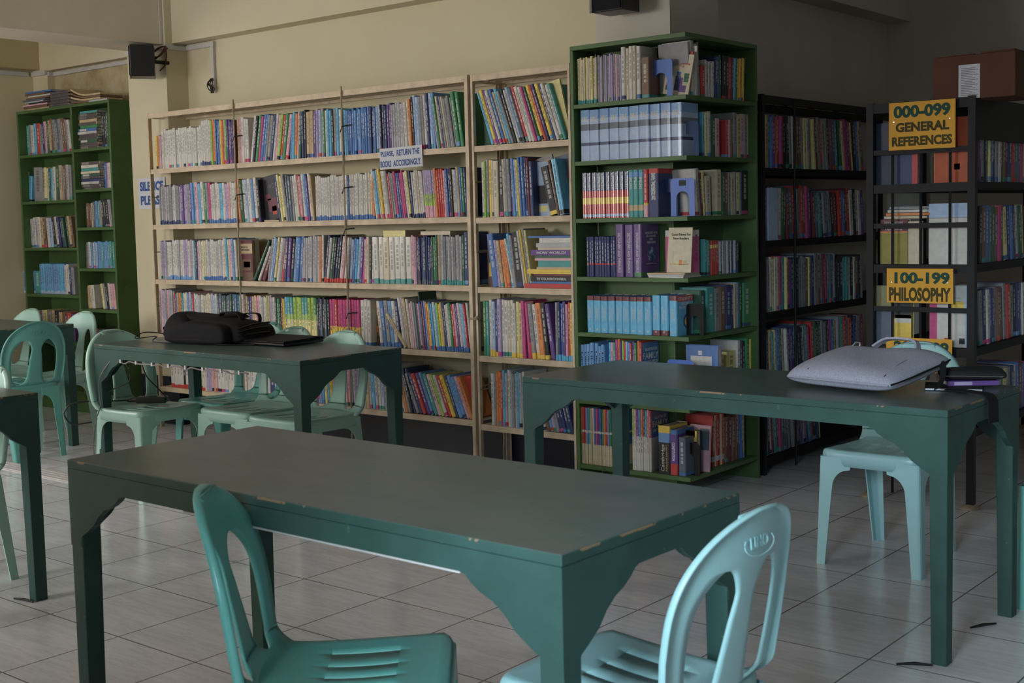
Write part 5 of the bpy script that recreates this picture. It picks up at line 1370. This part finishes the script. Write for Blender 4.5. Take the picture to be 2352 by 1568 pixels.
# ------------------------------------------------------------------ things on the tables
def pillow(mb, wd, dp, h, nx=28, ny=20, pw=4.0, e=0.5, wr=0.004, seed=1, flat=0.25, slope=0.0):
    rnd = random.Random(seed); ph = [(rnd.uniform(8, 26), rnd.uniform(8, 26), rnd.uniform(0, 6)) for _ in range(5)]
    def f(u, v_): return max((1 - abs(u) ** pw) * (1 - abs(v_) ** pw), 0) ** e
    top = []; bot = []
    for j in range(ny + 1):
        for i in range(nx + 1):
            u, v_ = -math.cos(math.pi * i / nx), -math.cos(math.pi * j / ny)
            x, y = u * wd / 2 * (1 - .05 * abs(v_) ** 6), v_ * dp / 2 * (1 - .05 * abs(u) ** 6)
            q = f(u, v_); wz = sum(math.sin(a * x + b_ * y + c) for a, b_, c in ph) * wr * q / 2
            sl = slope * (v_ + 1) / 2
            top.append(Vector((x, y, h * flat + h * (1 - flat) * q + wz + sl))); bot.append(Vector((x, y, h * flat * (1 - q) + sl)))
    n = nx + 1; N = len(top); fs = []
    for j in range(ny):
        for i in range(nx):
            a = j * n + i
            fs.append((a, a + 1, a + n + 1, a + n)); fs.append((N + a, N + a + n, N + a + n + 1, N + a + 1))
    ring = [i for i in range(n)] + [j * n + nx for j in range(1, ny + 1)] + [ny * n + i for i in range(nx - 1, -1, -1)] + [j * n for j in range(ny - 1, 0, -1)]
    for a, b_ in zip(ring, ring[1:] + ring[:1]): fs.append((a, N + a, N + b_, b_))
    mb.add(top + bot, fs)
def ribbon(mb, pts, wd, th, wv):
    pts = smooth_path(pts, 6); wv = Vector(wv).normalized() * wd / 2; rings = []
    for i, p in enumerate(pts):
        t_ = (pts[min(i + 1, len(pts) - 1)] - pts[max(i - 1, 0)]).normalized(); nn = t_.cross(wv).normalized() * th / 2
        rings.append([p - wv - nn, p + wv - nn, p + wv + nn, p - wv + nn])
    mb.loft(rings)

# black shoulder bag on the left table
t = thing('shoulder_bag', 'slumped black cloth shoulder bag beside the closed laptop', 'bag', (-5.00, 3.93, TH + .0005), R_(8))
mb = MB(); pillow(mb, .50, .27, .115, e=.32, pw=5, wr=.006, seed=4); mb.build('body', MAT['black_fabric'], t, smooth=True)
mb = MB(); pillow(mb, .40, .07, .10, e=.3, pw=5, wr=.004, seed=8); o = mb.build('front_pocket', MAT['black_fabric'], t, smooth=True); o.location = (-.01, -.155, .003)
mb = MB(); pillow(mb, .17, .25, .135, e=.35, pw=4, wr=.008, seed=9); o = mb.build('end_pocket', MAT['black_fabric'], t, smooth=True); o.location = (-.20, .0, .0)
mb = MB(); pillow(mb, .36, .2, .028, e=.4, pw=5, wr=.005, seed=10); o = mb.build('flap', MAT['black_fabric'], t, smooth=True); o.location = (-.09, .02, .105)
mb = MB(); ribbon(mb, [(.02, -.02, .112), (.04, -.03, .142), (.12, -.03, .147), (.15, -.03, .138), (.17, -.03, .108)], .03, .006, (0, 1, 0)); mb.build('handle', MAT['black_fabric'], t)
mb = MB(); ribbon(mb, [(.10, .03, .115), (.14, .03, .137), (.22, .02, .138), (.245, .01, .12), (.25, .0, .095)], .022, .004, (0, 1, 0)); mb.build('strap', MAT['black_fabric'], t)
mb = MB(); ribbon(mb, [(-.25, -.10, .06), (-.28, -.10, .075), (-.30, -.08, .06), (-.285, -.06, .03), (-.26, -.05, .02)], .03, .005, (0, 1, .3)); mb.build('strap', MAT['black_fabric'], t)
for zz in (.05, .075, .095):
    mb = MB(); mb.tube(smooth_path([(.23, -.13, zz * .8), (.262, -.05, zz), (.262, .06, zz)], 6), .004, 6); mb.build('zip', MAT['black_plastic'], t)
# laptop
t = thing('laptop', 'closed black laptop lying at the end of the bag', 'laptop', (-4.655, 3.985, TH + .0005), R_(1))
mb = MB(); mb.prism([(-.19, y, z) for y, z in ((-.128, .006), (-.120, .0035), (.12, .0035), (.128, .007), (.128, .018), (-.128, .015))], (.38, 0, 0)); mb.build('base', MAT['black_plastic'], t, bev=.002)
mb = MB(); mb.prism([(-.19, y, z) for y, z in ((-.128, .0165), (.128, .0195), (.126, .029), (.118, .031), (-.12, .026), (-.127, .023))], (.38, 0, 0)); mb.build('lid', MAT['black_board'], t, bev=.002)
for sx in (-.15, .15):
    mb = MB(); mb.box(sx - .02, sx + .02, -.02, .0, 0, .0036); mb.build('rubber_foot', MAT['black_plastic'], t)
mb = MB(); mb.box(-.192, -.1898, -.06, .06, .007, .013); mb.build('disc_tray', MAT['grey_cable'], t)
# charger and cables
t = thing('power_adapter', 'black laptop power adapter lying on the pale chair seat', 'adapter', (-5.345, 3.75, .432), R_(38))
mb = MB(); mb.box(-.075, .075, -.032, .032, 0, .032); mb.build('brick', MAT['black_plastic'], t, bev=.004)
mb = MB(); mb.tube([(-.075, 0, .016), (-.10, 0, .015), (-.125, -.005, .012)], [.013, .011, .006], 8); mb.build('plug', MAT['black_plastic'], t)
def cable(label, pts, r=.003, mat='black_plastic', seg=6, cat='cable', name='power_cable'):
    mb = MB(); mb.tube(smooth_path(pts, 7), r, seg); return tag(mb.build(name, MAT[mat]), label, cat)
cable('thin black cable winding along the table before the bag and laptop', [(-5.33, 3.93, TH + .004), (-5.42, 3.86, TH + .03), (-5.47, 3.80, TH + .035), (-5.45, 3.74, TH + .012), (-5.36, 3.80, TH + .02), (-5.31, 3.745, TH + .004), (-5.15, 3.735, TH + .004), (-5.0, 3.75, TH + .004), (-4.9, 3.77, TH + .004), (-4.78, 3.78, TH + .004), (-4.7, 3.83, TH + .004), (-4.66, 3.852, TH + .004)])
cable('black cord hanging in a loop from the table frame to the adapter', [(-5.27, 3.545, .675), (-5.25, 3.56, .62), (-5.29, 3.58, .56), (-5.40, 3.57, .52), (-5.48, 3.55, .48), (-5.455, 3.58, .455), (-5.43, 3.69, .446)], .0035)
cable('black cord dropping from the table frame to the adapter brick', [(-5.13, 3.545, .672), (-5.11, 3.56, .60), (-5.10, 3.62, .53), (-5.16, 3.72, .46), (-5.283, 3.80, .450)], .0035)
cable('thick black cord looping out beside the table leg', [(-5.50, 3.49, .46), (-5.55, 3.42, .45), (-5.58, 3.40, .40), (-5.56, 3.43, .35), (-5.50, 3.50, .355)], .0045)
cable('grey cable dropping from the adapter plug down the table leg to the floor', [(-5.36, 3.535, .67), (-5.44, 3.52, .58), (-5.452, 3.52, .48), (-5.44, 3.515, .44), (-5.455, 3.50, .38), (-5.475, 3.49, .28), (-5.46, 3.48, .16), (-5.44, 3.50, .03), (-5.43, 3.52, .006)], .003, 'grey_cable')
pts = []
for k in range(26):
    x = -5.33 + 1.02 * k / 25; pts.append((x, 3.5265 - .0 - .0133 * (x + 4.728), .668 - .006 * (k % 4 == 2) - .003 * (k % 3)))
o = cable('grey cable clipped along the underside of the bag table edge', pts, .0035, 'grey_cable'); t = o
for k in range(8):
    mb = MB(); x = -5.28 + .13 * k; y = 3.5265 - .0133 * (x + 4.728); mb.box(x - .006, x + .006, y - .004, y + .006, .658, .675); mb.build('clip', MAT['trunking'], t)

# grey padded laptop bag
t = thing('laptop_bag', 'padded grey laptop bag lying on the dark green table', 'bag', (-1.672, 3.90, TH + .0005), R_(-12))
BS = .052
mb = MB(); pillow(mb, .41, .335, .075, e=.38, pw=4.5, wr=.0035, seed=21, flat=.42, slope=BS); mb.build('body', MAT['grey_fabric'], t, smooth=True)
def ridge(pts, r=.0022): 
    mb = MB(); mb.tube(smooth_path(pts, 6), r, 6); return mb
ridge([(-.19, -.164, .034), (-.1, -.1695, .034), (0, -.170, .034), (.1, -.1695, .034), (.19, -.164, .034)], .003).build('piping', MAT['grey_fabric'], t)
ridge([(.196, -.158, .037), (.206, -.08, .05), (.2065, .0, .063), (.205, .08, .075), (.197, .158, .087)], .003).build('zip', MAT['black_fabric'], t)
ridge([(-.115, -.155, .062), (-.135, -.06, .0865), (-.135, .06, .105), (-.115, .15, .113)], .0012).build('seam', MAT['charcoal_fabric'], t)
ridge([(.165, -.150, .060), (.15, -.05, .0865), (.14, .05, .104), (.09, .15, .113)], .0012).build('seam', MAT['charcoal_fabric'], t)
mb = MB(); ribbon(mb, [(-.075, .145, .112), (-.055, .165, .131), (-.03, .175, .139), (.04, .175, .140), (.07, .168, .133), (.09, .145, .112)], .026, .007, (0, 1, -.25)); mb.build('handle', MAT['grey_fabric'], t)
mb = MB(); mb.tube([(-.16, .145, .108), (-.15, .149, .121), (-.135, .15, .121), (-.13, .146, .108)], .0035, 6); mb.tube([(-.185, .135, .106), (-.16, .147, .109)], .003, 6); mb.build('strap_ring', MAT['silver'], t)
mb = MB(); ribbon(mb, [(.20, .10, .085), (.215, .09, .07), (.225, .07, .04), (.24, .03, .022), (.27, -.03, .02)], .022, .003, (.3, .6, .2)); mb.build('strap', MAT['black_fabric'], t)
# things beside the grey bag
t = thing('tablet', 'dark tablet with bright violet edge half under the grey bag', 'tablet', (-1.415, 4.0, TH + .0005), R_(20))
mb = MB(); mb.box(-.10, .07, -.075, .075, 0, .008); mb.build('body', MAT['charcoal_fabric'], t, bev=.002)
mb = MB(); mb.box(-.098, .068, -.0765, -.0752, .002, .007); mb.build('edge', MAT['paper'], t)
o = flat_book('notebook with violet page edge under the black pouch', -1.375, 4.02, TH + .009, .16, .10, .014, 'V', rz=R_(38), name='notebook', lab='v')
t = thing('pouch', 'flat black padded pouch behind the grey bag at the table end', 'pouch', (-1.40, 4.075, TH + .024), R_(25))
mb = MB(); pillow(mb, .20, .13, .036, e=.4, pw=4, wr=.002, seed=33, flat=.4); mb.build('body', MAT['charcoal_fabric'], t, smooth=True)
mb = MB(); mb.tube(smooth_path([(-.085, -.062, .014), (0, -.066, .014), (.085, -.062, .014), (.101, 0, .014)], 6), .0022, 6); mb.build('zip', MAT['silver'], t)
mb = MB(); ribbon(mb, [(-1.42, 3.93, TH + .006), (-1.36, 3.90, TH + .007), (-1.31, 3.87, TH + .009), (-1.278, 3.86, TH + .006), (-1.262, 3.855, TH - .012), (-1.258, 3.85, TH - .05), (-1.257, 3.85, TH - .075)], .05, .003, (.25, 1, 0))
tag(mb.build('shoulder_strap', MAT['black_fabric']), 'black webbing strap hanging over the end of the grey bag table', 'strap')
# round sticker on a chair back
ch = [o for o in S.objects if o.get('label', '').startswith('aqua chair with purple sticker')][0]
mb = MB(); mb.prism([(-.035 + .030 * math.cos(k * math.pi / 12), -.1715, .500 + .030 * math.sin(k * math.pi / 12)) for k in range(24)], (0, .0015, 0)); o = mb.build('round_sticker', MAT['sticker'], ch); o['label'] = 'round purple and black sticker'
# twigs of floor litter by the table feet
for lb, x, y, a in (('small dark twig on the floor by the near foot of grey bag table', -1.36, 3.50, 30), ('dark stick on the floor by the far foot of grey bag table', -1.32, 3.96, 60), ('dark sliver on the floor by the cut-off near table foot', -4.10, 2.30, 10)):
    mb = MB(); c, s = math.cos(R_(a)), math.sin(R_(a)); mb.tube([(x - .05 * c, y - .05 * s, .004), (x, y + .004, .006), (x + .05 * c, y + .05 * s, .004)], [.003, .005, .003], 6); tag(mb.build('floor_twig', MAT['ink']), lb, 'twig')
